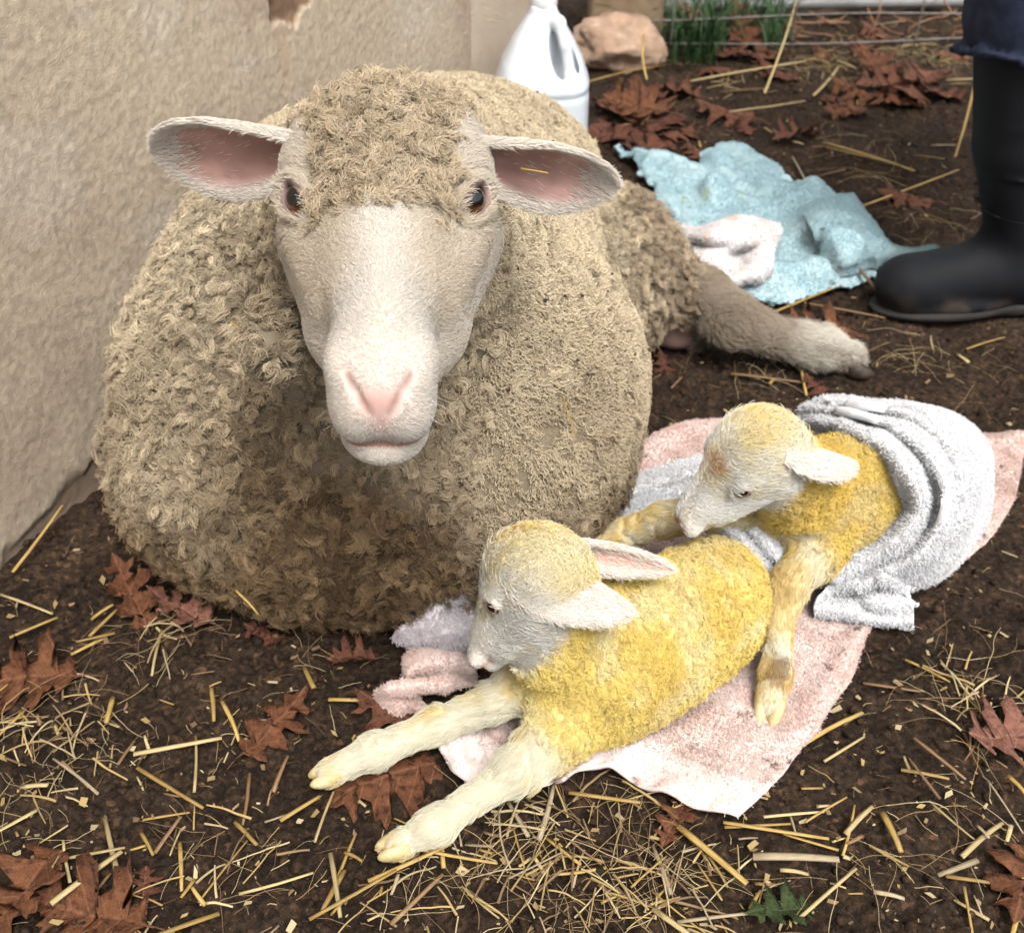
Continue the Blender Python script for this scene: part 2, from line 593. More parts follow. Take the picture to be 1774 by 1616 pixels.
wc = mixc(wc, mixc((.17, .10, .06), (.27, .165, .10), sstep(.4, .62, fbm(p3, 50, 3, 57))), chip * .9)
wc = mixc(wc, (.50, .34, .24), scr * .45)
wc = mixc(wc, (.19, .135, .095), broke * .9)
splash = (1 - sstep(.02, .22, SZ + .12 * (fbm(p3, 10, 3, 66) - .5))) * .35
wc = mixc(wc, (.25, .19, .14), splash)
wx = SU * wd[0] + dis * wnorm[0]; wy = SU * wd[1] + dis * wnorm[1]
ii = np.arange(SU.size).reshape(SU.shape)
wF = np.stack([ii[:-1, :-1].ravel(), ii[1:, :-1].ravel(), ii[1:, 1:].ravel(), ii[:-1, 1:].ravel()], 1)
m, nt, b = _mat("plaster")
a = nt.nodes.new('ShaderNodeAttribute'); a.attribute_name = 'col'
nt.links.new(a.outputs['Color'], b.inputs['Base Color'])
b.inputs['Roughness'].default_value = .95; b.inputs['Specular IOR Level'].default_value = .1
tc = nt.nodes.new('ShaderNodeTexCoord')
q = _bump(nt, b, _noise(nt, 420, 4, .75, tc.outputs['Object']).outputs[0], .65, .003)
M_PLASTER = m
mesh_obj('wall_face', np.stack([wx.ravel(), wy.ravel(), SZ.ravel()], 1), wF, M_PLASTER, wall_root, col=wc.reshape(-1, 3))
def plan_block(a, d, n, u0, u1, t0, t1, z0, z1, inset=.0):
    r = []
    for z in (z0, z1):
        for (u, t) in ((u0, t0), (u1, t0), (u1, t1), (u0, t1)):
            p = d * u + n * t
            r.append((p[0], p[1], z))
    return np.array(r), [(3, 2, 1, 0), (4, 5, 6, 7), (0, 1, 5, 4), (1, 2, 6, 5), (2, 3, 7, 6), (3, 0, 4, 7)]
M_PLASTER2 = mat_simple("plaster_plain", [(.3, (.42, .335, .255)), (.6, (.48, .395, .30)), (.8, (.51, .44, .35))], 12, .95, .8, 220, .004, .1)
LW = np.linalg.norm(WB - WA)
v, f = plan_block(WA, wd, wnorm, -3.2, LW - .003, -.30, -.034, -.06, 2.1)
mesh_obj('wall_core', v, f, M_PLASTER2, wall_root, smooth=False)
# the set-back end of the wall by the jug, with a rounded corner
ring = []
for z in np.concatenate([np.linspace(-.05, .9, 60), [2.1]]):
    pts = []
    for k in range(9):
        an = math.pi / 2 * k / 8
        pts.append((LW + .30 - .03 + .03 * math.sin(an), -.004 - .03 + .03 * math.cos(an)))
    pts = [(LW - .10, -.004)] + pts + [(LW + .30, -.30), (LW - .10, -.30)]
    rr = []
    for (u, t) in pts:
        p = wd * u + wnorm * (t + .003 * math.sin(z * 31 + u * 40))
        rr.append((p[0], p[1], z))
    ring.append(np.array(rr))
v, f = loft(ring)
mesh_obj('wall_end', v, f, M_PLASTER2, wall_root)

# ---- rock beside the fence post
rv, rf = lump_base(5, 5)
rv = rv / np.abs(rv).max(0)
rv = rv * np.array([.122, .10, .064])
for (nn, dd) in (((0, -.8, .6), .082), ((.7, -.6, .3), .092), ((-.6, -.7, .3), .085), ((.1, -.2, 1), .088), ((.8, 0, .6), .093), ((-.85, -.1, .5), .096)):
    nn = nrm(nn); h = rv @ nn - dd
    rv = rv - np.clip(h, 0, None)[:, None] * nn
rn = nrm(rv)
rv = rv + rn * (.026 * (fbm(rv, 22, 3, 3) - .5) + .014 * (fbm(rv, 80, 3, 4) - .5))[:, None]
f1, f2, cc = voronoi(rv, 38, 6)
incl = ((_hash((cc[:, 0] * 1e4).astype(np.int64), (cc[:, 1] * 1e4).astype(np.int64), 0 * cc[:, 0].astype(np.int64), 3) > .62) & (f1 < .42)) * 1.0
rc = mixc((.33, .21, .14), (.44, .30, .21), fbm(rv, 25, 3, 9))
rc = mixc(rc, (.52, .40, .30), incl * .6)
rc = rc * (.55 + .75 * fbm(rv, 45, 3, 19))[:, None]
rc = rc * (.8 + .4 * fbm(rv, 120, 2, 5))[:, None]
rloc = Wz(1066, 122, 0)
rock = mesh_obj('rock', rv, rf, mat_attr("rock_stone", .9, .2, 0, .6, 160, .003), None, col=rc)
rock.location = (rloc[0], rloc[1] + .05, .036)
tag(rock, 'tan pitted rock lying between white jug and wooden fence post', 'rock')

# ---- wire fence with wooden post
fence = empty('wire_fence', (.262, 2.58, 0))
tag(fence, 'rusty wire mesh fence with a weathered wooden post at the back', 'fence')
M_WIRE = mat_simple("wire", [(.3, (.10, .085, .07)), (.7, (.24, .22, .20))], 60, .6, 0, spec=.5)
M_POST = mat_simple("post_wood", [(.25, (.16, .11, .07)), (.55, (.30, .22, .14)), (.8, (.40, .31, .21))], 18, .85, .6, 60, .003, .2)
def tube(path, r, n=6, taper=None):
    path = np.asarray(path, float)
    rings = []
    for i, p in enumerate(path):
        t = nrm(path[min(i + 1, len(path) - 1)] - path[max(i - 1, 0)])
        a = nrm(np.cross(t, [.31, .2, .93] if abs(t[2]) < .9 else [1, 0, 0])); bb = np.cross(t, a)
        rr = r if taper is None else r * taper[i]
        rings.append(np.array([p + rr * (math.cos(6.2832 * k / n) * a + math.sin(6.2832 * k / n) * bb) for k in range(n)]))
    return loft(rings)
pr = []
for z in np.linspace(-.1, 1.25, 28):
    w = .082 + .002 * math.sin(z * 9)
    pts = []
    for (sx, sy) in ((-1, -1), (1, -1), (1, 1), (-1, 1)):
        for (dx, dy) in ((1, .86), (.86, 1)) if sx * sy > 0 else ((.86, 1), (1, .86)):
            pts.append((sx * w * dx, sy * .055 * dy, z))
    pr.append(np.array(pts))
v, f = loft(pr)
post = mesh_obj('post', v + np.array([.0, .075, 0]), f, M_POST, fence)
def fy(x): return .0 + .05 * x
for z in (.030, .088, .16, .25, .36, .50, .68, .90):
    xs = np.linspace(-.05, 3.2, 40)
    path = np.stack([xs, fy(xs) - .002, z + .004 * np.sin(xs * 7 + z * 50) + .005 * xs], 1)
    v, f = tube(path, .0021, 5)
    mesh_obj('wire', v, f, M_WIRE, fence)
for k in range(11):
    x = .10 + .285 * k
    path = [(x + .003 * math.sin(k * 3 + z * 20), fy(x) - .006, z + .005 * x) for z in np.linspace(-.01, .905, 14)]
    v, f = tube(path, .0017, 5)
    mesh_obj('stay_wire', v, f, M_WIRE, fence)

# ---- grey pipe lying beyond the fence
p0, p1 = np.array([.36, 2.90, .030]), np.array([2.4, 2.98, .034])
v, f = tube([p0 + (p1 - p0) * t for t in np.linspace(0, 1, 12)], .014, 12)
pipe = mesh_obj('metal_pipe', v, f, mat_simple("pipe_metal", [(.3, (.13, .128, .125)), (.7, (.22, .215, .21))], 14, .5, .1, spec=.5))
tag(pipe, 'grey metal pipe lying on the ground beyond the wire fence', 'pipe')
# ================================================================== THE EWE
# head frame: y towards the nose, z out of the forehead, x to the picture's right (left-handed on purpose: faces are flipped)
EWE = np.array([-.10, 1.15, 0.0])
HEAD_C = Wd(671, 358, .765)
HP = math.radians(1.5)
hy = nrm(np.array([.062, -math.cos(HP), -math.sin(HP)]))
hx = np.array([1, .03, -.035]); hx = nrm(hx - hy * (hx @ hy))
hz = np.cross(hy, hx); hz = hz if hz[2] > 0 else -hz
HR = np.stack([hx, hy, hz], 1)
def hd(p):
    p = np.array(p, float)
    y = p[..., 1]
    p[..., 0] = p[..., 0] * (1 - .13 * sstep(.05, .13, y))
    p[..., 1] = y + .13 * np.maximum(y - .03, 0)               # long narrow face
    return HEAD_C + p @ HR.T
def hdv(p): return np.asarray(p, float) @ HR.T
def to_head(p): return (np.asarray(p) - HEAD_C) @ HR
hv = Vol((-.115, -.145, -.13), (.115, .225, .115), .0021)
hv.ell((0, -.045, .004), (.074, .078, .062), k=0)
hv.cone((0, -.02, -.005), (0, .075, -.016), .065, .041, .02)
hv.cone((0, .06, -.014), (0, .150, -.028), .043, .0310, .02)
hv.cone((0, -.01, .028), (0, .13, -.006), .040, .025, .018)      # bridge of the nose
EYE = {}
for s in (-1, 1):
    hv.cone((s * .046, -.035, -.045), (s * .027, .075, -.052), .035, .024, .022)   # cheek and jaw
    hv.cone((s * .027, .075, -.052), (s * .015, .120, -.058), .024, .017, .016)
    hv.ell((s * .049, -.012, .026), (.016, .020, .012), k=.018)   # brow
    hv.cone((s * .056, .02, -.012), (s * .036, .085, -.022), .014, .010, .018)     # ridge below the eye
    hv.ell((s * .0165, .157, -.040), (.0200, .022, .027), k=.014)   # upper lip
    hv.ell((s * .023, .150, -.016), (.014, .019, .012), k=.012)   # wing of the nostril
hv.ell((0, .147, -.070), (.0315, .027, .0165), k=.008)            # chin and lower lip
hv.ell((0, .164, -.018), (.017, .015, .015), k=.012)              # nose pad
for s in (-1, 1):
    hv.chain([(s * .0205, .1725, -.010), (s * .0165, .1785, -.017), (s * .0060, .184, -.0290)], [.0012, .0030, .0016], .003, 'sub')   # nostril
    ed = nrm(np.array([s * .66, .60, .46]))                       # the way the eye looks
    ec = np.array([s * .0530, .016, .012])
    eh = nrm(np.array([-s * .42, .85, -.28])); eh = nrm(eh - ed * (eh @ ed)); ev = np.cross(ed, eh); ev = ev if ev[2] > 0 else -ev
    EYE[s] = (ec, ed, eh, ev)
    hv.ell(ec + ed * .016, (.0165, .0125, .014), np.stack([eh, ev, ed], 1), .005, 'sub')   # socket
    ring = [ec + ed * (.0112 - .0030 * abs(math.cos(t))) + eh * .0172 * math.cos(t) + ev * (.0088 if math.sin(t) > 0 else .0112) * math.sin(t) for t in np.linspace(0, 2 * math.pi, 19)]
    rr = [.0024 + .0014 * max(0, math.sin(t)) for t in np.linspace(0, 2 * math.pi, 19)]
    for i in range(18): hv.cone(ring[i], ring[i + 1], rr[i], rr[i + 1], .0035)     # lids
    hv.chain([ec + ed * .012 + eh * .0165, ec + ed * .009 + eh * .028 - ev * .004], [.0030, .0012], .004, 'sub')   # tear groove
hv.cone((0, .1875, -.029), (0, .182, -.052), .0014, .0020, .003, 'sub')             # cleft of the lip
mo = [(x, .181 - 9 * x * x - 160 * abs(x) ** 3, -.0595 - 1.5 * x * x) for x in np.linspace(-.027, .027, 11)]
hv.chain([tuple(q) for q in mo], [.0024] * 11, .003, 'sub')       # mouth
hV, hF = hv.skin(2)
if np.linalg.det(HR) < 0: hF = hF[:, ::-1]
# ---- ears: cupped blades with real thickness, rooted inside the head
def ear_geo(base, tip, opening, L_w, cup, nu=26, nv=15, thick=.0034, drop=0.0, prof=(.42, .62, .92, 1.0, .90, .66, .40, .10)):
    base = np.asarray(base, float); tip = np.asarray(tip, float)
    ax = tip - base; L = np.linalg.norm(ax); ax = ax / L
    o = np.asarray(opening, float); o = nrm(o - ax * (o @ ax)); side = np.cross(ax, o)
    rows_i, rows_o, uv = [], [], []
    for i in range(nu):
        u = i / (nu - 1)
        w = L_w * (np.interp(u, [0, .12, .3, .5, .7, .85, .95, 1], prof))
        cp = cup * np.interp(u, [0, .15, .5, 1], [2.1, 1.5, .95, .55])
        ri, ro = [], []
        for j in range(nv):
            v = -1 + 2 * j / (nv - 1)
            an = v * cp
            x = math.sin(an) / max(cp, .3) * w
            d = (1 - math.cos(an)) / max(cp, .3) * w
            c = base + ax * (u * L) + np.array([0, 0, -1]) * drop * u * u
            p = c + side * x + o * d
            nn = nrm(-side * math.sin(an) + o * math.cos(an))
            rim = (1 - .6 * abs(v) ** 6)
            ri.append(p + nn * thick * .5 * rim); ro.append(p - nn * thick * .5 * rim - nn * .002 * (1 - abs(v)))
            uv.append((u, v))
        rows_i.append(ri); rows_o.append(ro)
    Vi = np.array(rows_i).reshape(-1, 3); Vo = np.array(rows_o).reshape(-1, 3)
    n = nu * nv
    F = []
    for i in range(nu - 1):
        for j in range(nv - 1):
            a, b, c, d = i * nv + j, i * nv + j + 1, (i + 1) * nv + j + 1, (i + 1) * nv + j
            F.append((a, b, c, d)); F.append((n + d, n + c, n + b, n + a))
        F.append((i * nv, (i + 1) * nv, n + (i + 1) * nv, n + i * nv))
        j = nv - 1
        F.append(((i + 1) * nv + j, i * nv + j, n + i * nv + j, n + (i + 1) * nv + j))
    i = nu - 1
    for j in range(nv - 1):
        F.append((i * nv + j, i * nv + j + 1, n + i * nv + j + 1, n + i * nv + j))
    inner = np.concatenate([np.ones(n), np.zeros(n)])
    V = np.concatenate([Vi, Vo]); F = np.array(F)
    # make the outside face out
    N = vnormals(V, F)
    if (N[:n] @ o).mean() < 0: F = F[:, ::-1]
    return V, F, inner, np.array(uv + uv)
earL = ear_geo(hd((-.056, -.038, .030)), Wd(270, 262, .80), np.array([.18, -.80, -.18]), .0405, .95)
earR = ear_geo(hd((.056, -.038, .030)), Wd(1066, 322, .80), np.array([-.12, -.80, -.24]), .0360, .95)

# ---- trunk, neck, hind leg
bv = Vol((-.52, .68, -.02), (.62, 1.78, .62), .0066)
bv.ell((-.140, 1.01, .150), (.285, .240, .215), k=0)
bv.ell((-.185, 1.13, .185), (.205, .250, .205), k=.05)             # left shoulder             # chest and ribs
bv.ell((-.155, .905, .100), (.255, .165, .125), k=.06)           # brisket resting on the ground
bv.ell((-.125, 1.28, .155), (.235, .32, .195), k=.08)            # belly and loin
bv.ell((-.06, 1.50, .14), (.19, .19, .15), k=.08)                 # rump
bv.chain([(-.11, 1.03, .27), (-.10, .93, .345), hd((0, -.065, -.018))], [.160, .122, .072], .05)   # neck
bv.ell((.150, 1.36, .100), (.075, .14, .10), k=.04)             # thigh
leg = [Wz(1200, 515, .085), Wz(1262, 552, .075), Wz(1330, 578, .052), Wz(1412, 600, .034), Wz(1462, 616, .024)]
bv.chain([np.array([.16, 1.36, .10])] + leg, [.066, .039, .030, .019, .022, .016], .03)
bv.ell(Wz(1172, 575, .03), (.038, .025, .026), k=.008)
bv.cone(Wd(505, 560, .86), Wd(462, 603, .83), .022, .018, .012)   # loose fold of skin beside the cheek
bv.half((0, 0, -.004), (0, 0, -1), .012)
bV, bF = bv.skin(3)
bN = vnormals(bV, bF)
hW = hd(hV); hN = vnormals(hW, hF)

# ---- one continuous skin, coloured by its own markings and painted crevice shade
def col_head(L):
    n = len(L)
    c = np.tile((.66, .55, .46), (n, 1))
    x, y, z = L.T
    pad = np.exp(-((x / .016) ** 2 + ((y - .178) / .013) ** 2 + ((z + .020) / .011) ** 2))
    lip = np.exp(-((x / .010) ** 2 + ((y - .183) / .008) ** 2 + ((z + .040) / .012) ** 2))
    c = mixc(c, (.66, .39, .34), np.clip(pad * 1.15, 0, 1))
    c = mixc(c, (.62, .40, .36), np.clip(lip, 0, .8))
    for s in (-1, 1):
        a = np.array([s * .0205, .1725, -.010]); b = np.array([s * .0165, .1785, -.017]); d = np.array([s * .0060, .184, -.0290])
        for (p, q) in ((a, b), (b, d)):
            t = np.clip(((L - p) @ (q - p)) / ((q - p) @ (q - p)), 0, 1)
            dd = np.linalg.norm(L - p - t[:, None] * (q - p), axis=1)
            c = mixc(c, (.30, .17, .145), (1 - sstep(.0012, .0038, dd)) * .8)
        ec, ed, eh, ev = EYE[s]
        r = np.linalg.norm((L - ec - ed * .012), axis=1)
        c = mixc(c, (.52, .36, .32), (1 - sstep(.012, .020, r)) * .8)
        c = mixc(c, (.10, .06, .05), (1 - sstep(.0105, .0135, np.hypot(((L - ec) @ eh) / 1.35, ((L - ec) @ ev)) + 1.0 * (((L - ec) @ ed) < 0))) * .8)
    mz = -.0595 - 1.5 * x * x
    mouth = (1 - sstep(.0020, .0052, np.abs(z - mz))) * (y > .145) * (np.abs(x) < .029)
    c = mixc(c, (.30, .13, .10), mouth * .85)
    cw_ = cap_w(L)
    return mixc(c, (.26, .19, .12), cw_)
def cap_w(L):
    x, y, z = L.T
    edge = .070 - 9.0 * x * x + .008 * (fbm(L, 60, 2, 3) - .5)
    w = sstep(edge + .006, edge - .006, y) * sstep(.052, .040, np.abs(x) - .10 * np.clip(-y, 0, .1)) * sstep(.005, .018, z)
    return np.maximum(w, sstep(-.055, -.075, y))
cH = col_head(hV)
def col_ear(e):
    u, v = e[3].T
    skin = mixc((.56, .34, .29), (.30, .155, .125), np.clip(.9 - u * 1.0, 0, 1))
    skin = skin * (.55 + .9 * fbm(e[0], 70, 3, 5))[:, None] * (.85 + .3 * vnoise(np.stack([u * 2, v * 9, 0 * u], 1), 1.0, 8))[:, None]
    rim = sstep(.60, .95, np.maximum(np.abs(v), sstep(.80, 1.0, u)))
    c = mixc(skin, (.70, .62, .54), rim)
    return np.where(e[2][:, None] > .5, c, np.array([.66, .58, .50]))
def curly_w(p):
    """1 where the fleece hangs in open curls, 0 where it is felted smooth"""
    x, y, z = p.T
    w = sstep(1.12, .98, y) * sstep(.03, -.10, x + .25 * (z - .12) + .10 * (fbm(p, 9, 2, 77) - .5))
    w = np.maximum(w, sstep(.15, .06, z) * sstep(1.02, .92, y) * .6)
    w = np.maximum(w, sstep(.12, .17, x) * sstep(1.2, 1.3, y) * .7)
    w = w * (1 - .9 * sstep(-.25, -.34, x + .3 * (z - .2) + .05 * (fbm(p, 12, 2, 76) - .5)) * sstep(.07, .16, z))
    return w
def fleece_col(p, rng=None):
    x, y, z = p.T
    clean = np.array([.74, .605, .415]); dull = np.array([.255, .170, .095]); dirt_shade = np.array([.12, .075, .04])
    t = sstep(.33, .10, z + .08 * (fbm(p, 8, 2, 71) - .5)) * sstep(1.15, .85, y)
    c = mixc(clean, dull, np.clip(t * (.35 + .65 * curly_w(p)) + .30 * curly_w(p) * sstep(-.30, -.18, x), 0, 1))  # brown chest wool, deepened by shade painted in under the head
    c = mixc(c, dirt_shade, .8 * sstep(.46, .70, fbm(p, 26, 3, 72)) * (.15 + .55 * sstep(.28, .05, z) + .3 * curly_w(p)))  # patchy dirt, plus chest shade put into the colour by curl weight
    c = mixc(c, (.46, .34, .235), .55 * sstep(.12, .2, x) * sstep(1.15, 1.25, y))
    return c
legw = sstep(.20, .30, bV[:, 0]) * sstep(1.1, 1.2, bV[:, 1])
cB = mixc(fleece_col(bV) * .30, (.34, .27, .20), legw)  # base under the wool darkened: painted shade between the locks
flap = np.linalg.norm(bV - Wz(1172, 575, .03), axis=1) < .055
cB = mixc(cB, (.30, .19, .16), (flap & (bV[:, 2] < .06)) * 1.0)
parts, cols, off, FF = [], [], 0, []
for v, f, c in ((bV, bF, cB), (hW, hF, cH), (earL[0], earL[1], col_ear(earL)), (earR[0], earR[1], col_ear(earR))):
    parts.append(v); cols.append(c); FF.append(f + off); off += len(v)
ewe = mesh_obj('ewe', np.concatenate(parts) - EWE, np.concatenate(FF), mat_attr("ewe_skin", .6, .25, bump=.3, bscale=500, bdist=.0006), col=np.concatenate(cols))
ewe.location = EWE
tag(ewe, 'large cream woolly ewe lying beside the plaster wall, facing the camera', 'sheep')

# ---- eyes
def eye_geo(r, n=20, m=28):
    rings, c = [], []
    for i in range(1, n):
        th = math.pi * i / n
        rings.append(np.array([(r * math.sin(th) * math.cos(2 * math.pi * k / m), r * math.sin(th) * math.sin(2 * math.pi * k / m), r * math.cos(th) * (1.0 + .10 * math.exp(-(th / .6) ** 2))) for k in range(m)]))
    v, f = loft(rings)
    q = v[:, :2] / r
    rad = np.linalg.norm(q, axis=1) + 2 * (v[:, 2] < 0)
    pup = np.hypot(q[:, 0] / .62, (q[:, 1] - .08) / .42)
    col = mixc((.13, .05, .018), (.07, .025, .010), sstep(.45, .70, rad))
    col = mixc(col, (.05, .03, .025), sstep(.72, .82, rad))
    col = mixc((.004, .004, .004), col, sstep(.85, 1.1, pup))
    return v, f, col
M_EYE, _nt, _b = _mat("eye_wet")
_a = _nt.nodes.new('ShaderNodeAttribute'); _a.attribute_name = 'col'
_nt.links.new(_a.outputs['Color'], _b.inputs['Base Color'])
_b.inputs['Roughness'].default_value = .08; _b.inputs['Coat Weight'].default_value = .6; _b.inputs['Coat Roughness'].default_value = .03
for s in (-1, 1):
    ec, ed, eh, ev = EYE[s]
    v, f, c = eye_geo(.0146)
    B = np.stack([eh, ev, ed], 1)
    w = hd(ec + v @ B.T) - EWE
    mesh_obj('eye', w, f, M_EYE, ewe, col=c)

# ---- fleece: locks of real strands
M_WOOL = mat_attr("wool_strand", .85, .08, jitter=.18, sheen=.0)
def locks(P, N, rng, per, rc, length, K=7, curl=.0028, turns=1.6, droop=None, conv=.75, wild=.5, r0=.00042, r1=.00026, frizz=(.0011, .0008)):
    """P,N clump roots; rc, length, curl per clump -> strands"""
    n = len(P)
    rc = np.broadcast_to(rc, n); length = np.broadcast_to(length, n); curl = np.broadcast_to(curl, n); wild = np.broadcast_to(wild, n)
    t1 = nrm(np.cross(N, nrm(rng.normal(size=(n, 3))))); t2 = np.cross(N, t1)
    bend = nrm(rng.normal(size=(n, 3)) + (0 if droop is None else droop))
    bend = tangent(N, bend)
    ph = rng.random(n) * 6.28; sgn = np.where(rng.random(n) > .5, 1, -1)
    s = np.linspace(0, 1, K)
    up = N[:, None] * (s - .35 * s ** 2)[None, :, None] * length[:, None, None]
    side = bend[:, None] * (s ** 1.8)[None, :, None] * (length * wild)[:, None, None]
    an = ph[:, None] + sgn[:, None] * s[None] * 6.28 * turns
    cr = curl[:, None] * np.minimum(1, s * 2.2)[None]
    axisc = P[:, None] + up + side + (np.cos(an) * cr)[..., None] * t1[:, None] + (np.sin(an) * cr)[..., None] * t2[:, None]
    a = rng.random((n, per)) * 6.28; q = np.sqrt(rng.random((n, per))) * rc[:, None]
    off = (np.cos(a) * q)[..., None] * t1[:, None] + (np.sin(a) * q)[..., None] * t2[:, None]
    cv = 1 - conv * s ** .8
    pts = axisc[:, None] + off[:, :, None] * cv[None, None, :, None]
    jl = (.72 + .45 * rng.random((n, per)))[..., None, None]
    pts = P[:, None, None] + (pts - P[:, None, None]) * np.where(np.arange(K)[None, None, :, None] > 0, 1, 1)
    # own waviness and length of each strand
    wob = rng.normal(size=(n, per, 1, 3)) * frizz[0] + rng.normal(size=(n, per, K, 3)) * frizz[1]
    pts = pts + wob * s[None, None, :, None]
    root = pts[:, :, :1]
    pts = root + (pts - root) * jl
    rad = np.linspace(r0, r1, K)
    return pts.reshape(-1, K, 3), rad
rng = np.random.default_rng(11)
fc = bV[bF].mean(1); fn = bN[bF].mean(1)
cam_p = np.array([0, 0, CAM_H])
wv = np.ones(len(bF))
wv[(fc[:, 2] < .012)] = .15
wv[(fc[:, 1] > 1.45) & (fn[:, 1] > .2)] = .35
wv[(fn[:, 0] < -.75) & (fc[:, 1] > 1.15)] = .4
isleg = (sstep(.22, .27, fc[:, 0]) * sstep(1.1, 1.2, fc[:, 1])) > .5
wv[isleg] = 0
wv[np.linalg.norm(fc - Wz(1172, 575, .03), axis=1) < .05] = 0
inhead = hv.sample(to_head(fc)) < -.004
wv[inhead] = 0
cw = curly_w(fc)
# open curls
P, N, f = scatter(bV, bF, bN, 15000, rng, wv * (cw + .01))
cwp = curly_w(P)
PER = 26
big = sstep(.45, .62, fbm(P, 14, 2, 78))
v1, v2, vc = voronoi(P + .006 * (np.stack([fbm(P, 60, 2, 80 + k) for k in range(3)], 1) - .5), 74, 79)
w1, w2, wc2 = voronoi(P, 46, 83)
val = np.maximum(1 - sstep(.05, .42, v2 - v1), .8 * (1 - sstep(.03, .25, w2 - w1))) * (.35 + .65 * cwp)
lean = tangent(N, vc - P) * 0 + (vc - P) - N * ((vc - P) * N).sum(1, keepdims=True)
N2 = nrm(N + lean * 75 * (.3 + .7 * cwp)[:, None])
pts, rad = locks(P - N * (.0015 + .0085 * val - .006 * (fbm(P, 15, 2, 84) - .5) * cwp)[:, None], N2, rng, PER, .0034 + .0008 * big, .0140 + .010 * rng.random(len(P)) * (.4 + .6 * big), curl=.0024 + .0012 * big, turns=1.35, droop=np.array([0, 0, -.6]), wild=.5, conv=.50, r0=.00032, r1=.00022, frizz=(.0014, .0007))
cc = fleece_col(P) * (.74 + .46 * rng.random(len(P)))[:, None] * (1 - .45 * val)[:, None]  # locks in the valleys darkened: crevice shade put into the colour
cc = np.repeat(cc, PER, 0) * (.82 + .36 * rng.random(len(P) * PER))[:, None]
HP_, HC_, HR_ = [pts], [cc], [np.broadcast_to(rad, pts.shape[:2])]
# felted wool: a dense short pile, matted and pitted
P, N, f = scatter(bV, bF, bN, 230000, rng, wv * (1.02 - .80 * cw))
hgt = fbm(P, 60, 2, 91)
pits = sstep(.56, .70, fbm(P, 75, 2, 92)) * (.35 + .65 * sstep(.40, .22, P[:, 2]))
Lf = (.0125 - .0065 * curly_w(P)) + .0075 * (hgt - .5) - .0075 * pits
K = 7
t1 = nrm(np.cross(N, nrm(rng.normal(size=P.shape)))); t2 = np.cross(N, t1)
drift = np.stack([fbm(P, 40, 2, 93 + k) - .5 for k in range(3)], 1) * 1.0 + .28 * rng.normal(size=P.shape)
drift = drift - N * (drift * N).sum(1, keepdims=True)
sK = np.linspace(0, 1, K)
ph = rng.random(len(P)) * 6.28
amp = .0012 * np.minimum(1, sK * 3)
pts = (P - N * .005)[:, None] + N[:, None] * (sK[None] * Lf[:, None])[..., None] + drift[:, None] * (sK[None] ** 1.5 * Lf[:, None])[..., None]
an = ph[:, None] + sK[None] * 9
pts = pts + (np.cos(an) * amp)[..., None] * t1[:, None] + (np.sin(an) * amp)[..., None] * t2[:, None]
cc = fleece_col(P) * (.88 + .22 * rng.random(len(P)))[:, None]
cc = mixc(cc, (.25, .17, .10), .7 * pits) * (1 - .62 * curly_w(P))[:, None]  # undercoat among open curls darkened as painted crevice shade
HP_.append(pts); HC_.append(cc); HR_.append(np.broadcast_to(np.linspace(.00042, .00028, K), pts.shape[:2]))
fl = hair_obj('fleece', np.concatenate(HP_) - EWE, np.concatenate(HR_), np.concatenate(HC_), M_WOOL, ewe)
fl['label'] = 'thick cream and brown curly fleece'

# ---- wool cap on the forehead and poll, and the short hair of the face
hfc = hV[hF].mean(1); hfn = nrm(vnormals(hV, hF)[hF].mean(1))
if np.linalg.det(HR) < 0: hfn = -hfn if (hfn * (hfc - hfc.mean(0))).sum(1).mean() < 0 else hfn
def bare_w(L):
    """0 where the skin is bare: nose, lips, eyes"""
    x, y, z = L.T
    w = 1 - np.exp(-((x / .018) ** 2 + ((y - .180) / .012) ** 2 + ((z + .021) / .0105) ** 2)) * 1.5
    w = w - np.exp(-((x / .008) ** 2 + ((y - .184) / .010) ** 2 + ((z + .040) / .012) ** 2)) * .8
    mz = -.0595 - 1.5 * x * x
    w = w - (1 - sstep(.0022, .0042, np.abs(z - mz))) * (y > .145) * (np.abs(x) < .029)
    for s in (-1, 1):
        ec, ed, eh, ev = EYE[s]
        r = np.hypot(((L - ec) @ eh) / .0165, ((L - ec) @ ev) / .0120) + 3 * (((L - ec) @ ed) < -.004)
        w = w * sstep(.80, 1.05, r)
        a = np.array([s * .0205, .1725, -.010]); b = np.array([s * .0060, .184, -.0290])
        t = np.clip(((L - a) @ (b - a)) / ((b - a) @ (b - a)), 0, 1)
        w = w * sstep(.0028, .0052, np.linalg.norm(L - a - t[:, None] * (b - a), axis=1))
    return np.clip(w, 0, 1)
cwf = cap_w(hfc)
hNl = vnormals(hV, hF)
if (hNl * (hV - np.array([0, 0, -.01]))).sum(1).mean() < 0: hNl = -hNl
P, N, f = scatter(hV, hF, hNl, 3600, rng, cwf * (hfc[:, 2] > -.03))
v1, v2, vc = voronoi(P, 92, 179)
val = 1 - sstep(.05, .42, v2 - v1)
N2 = nrm(N + ((vc - P) - N * ((vc - P) * N).sum(1, keepdims=True)) * 90)
pts, rad = locks(P - N * (.003 + .0065 * val)[:, None], N2, rng, 30, .0034, .010 + .006 * rng.random(len(P)), curl=.0019, turns=1.4, wild=.55, conv=.35, r0=.00024, r1=.00016, frizz=(.0014, .0008))
cc = mixc((.62, .50, .35), (.53, .41, .27), rng.random(len(P))) * (.85 + .3 * rng.random(len(P)))[:, None] * (1 - .3 * val)[:, None]  # curls at clump borders darkened, shade painted into the gaps
hair_obj('wool_cap', hd(pts.reshape(-1, 3)).reshape(pts.shape) - EWE, rad, np.repeat(cc, 30, 0), M_WOOL, ewe)['label'] = 'tight tan curls over the forehead'

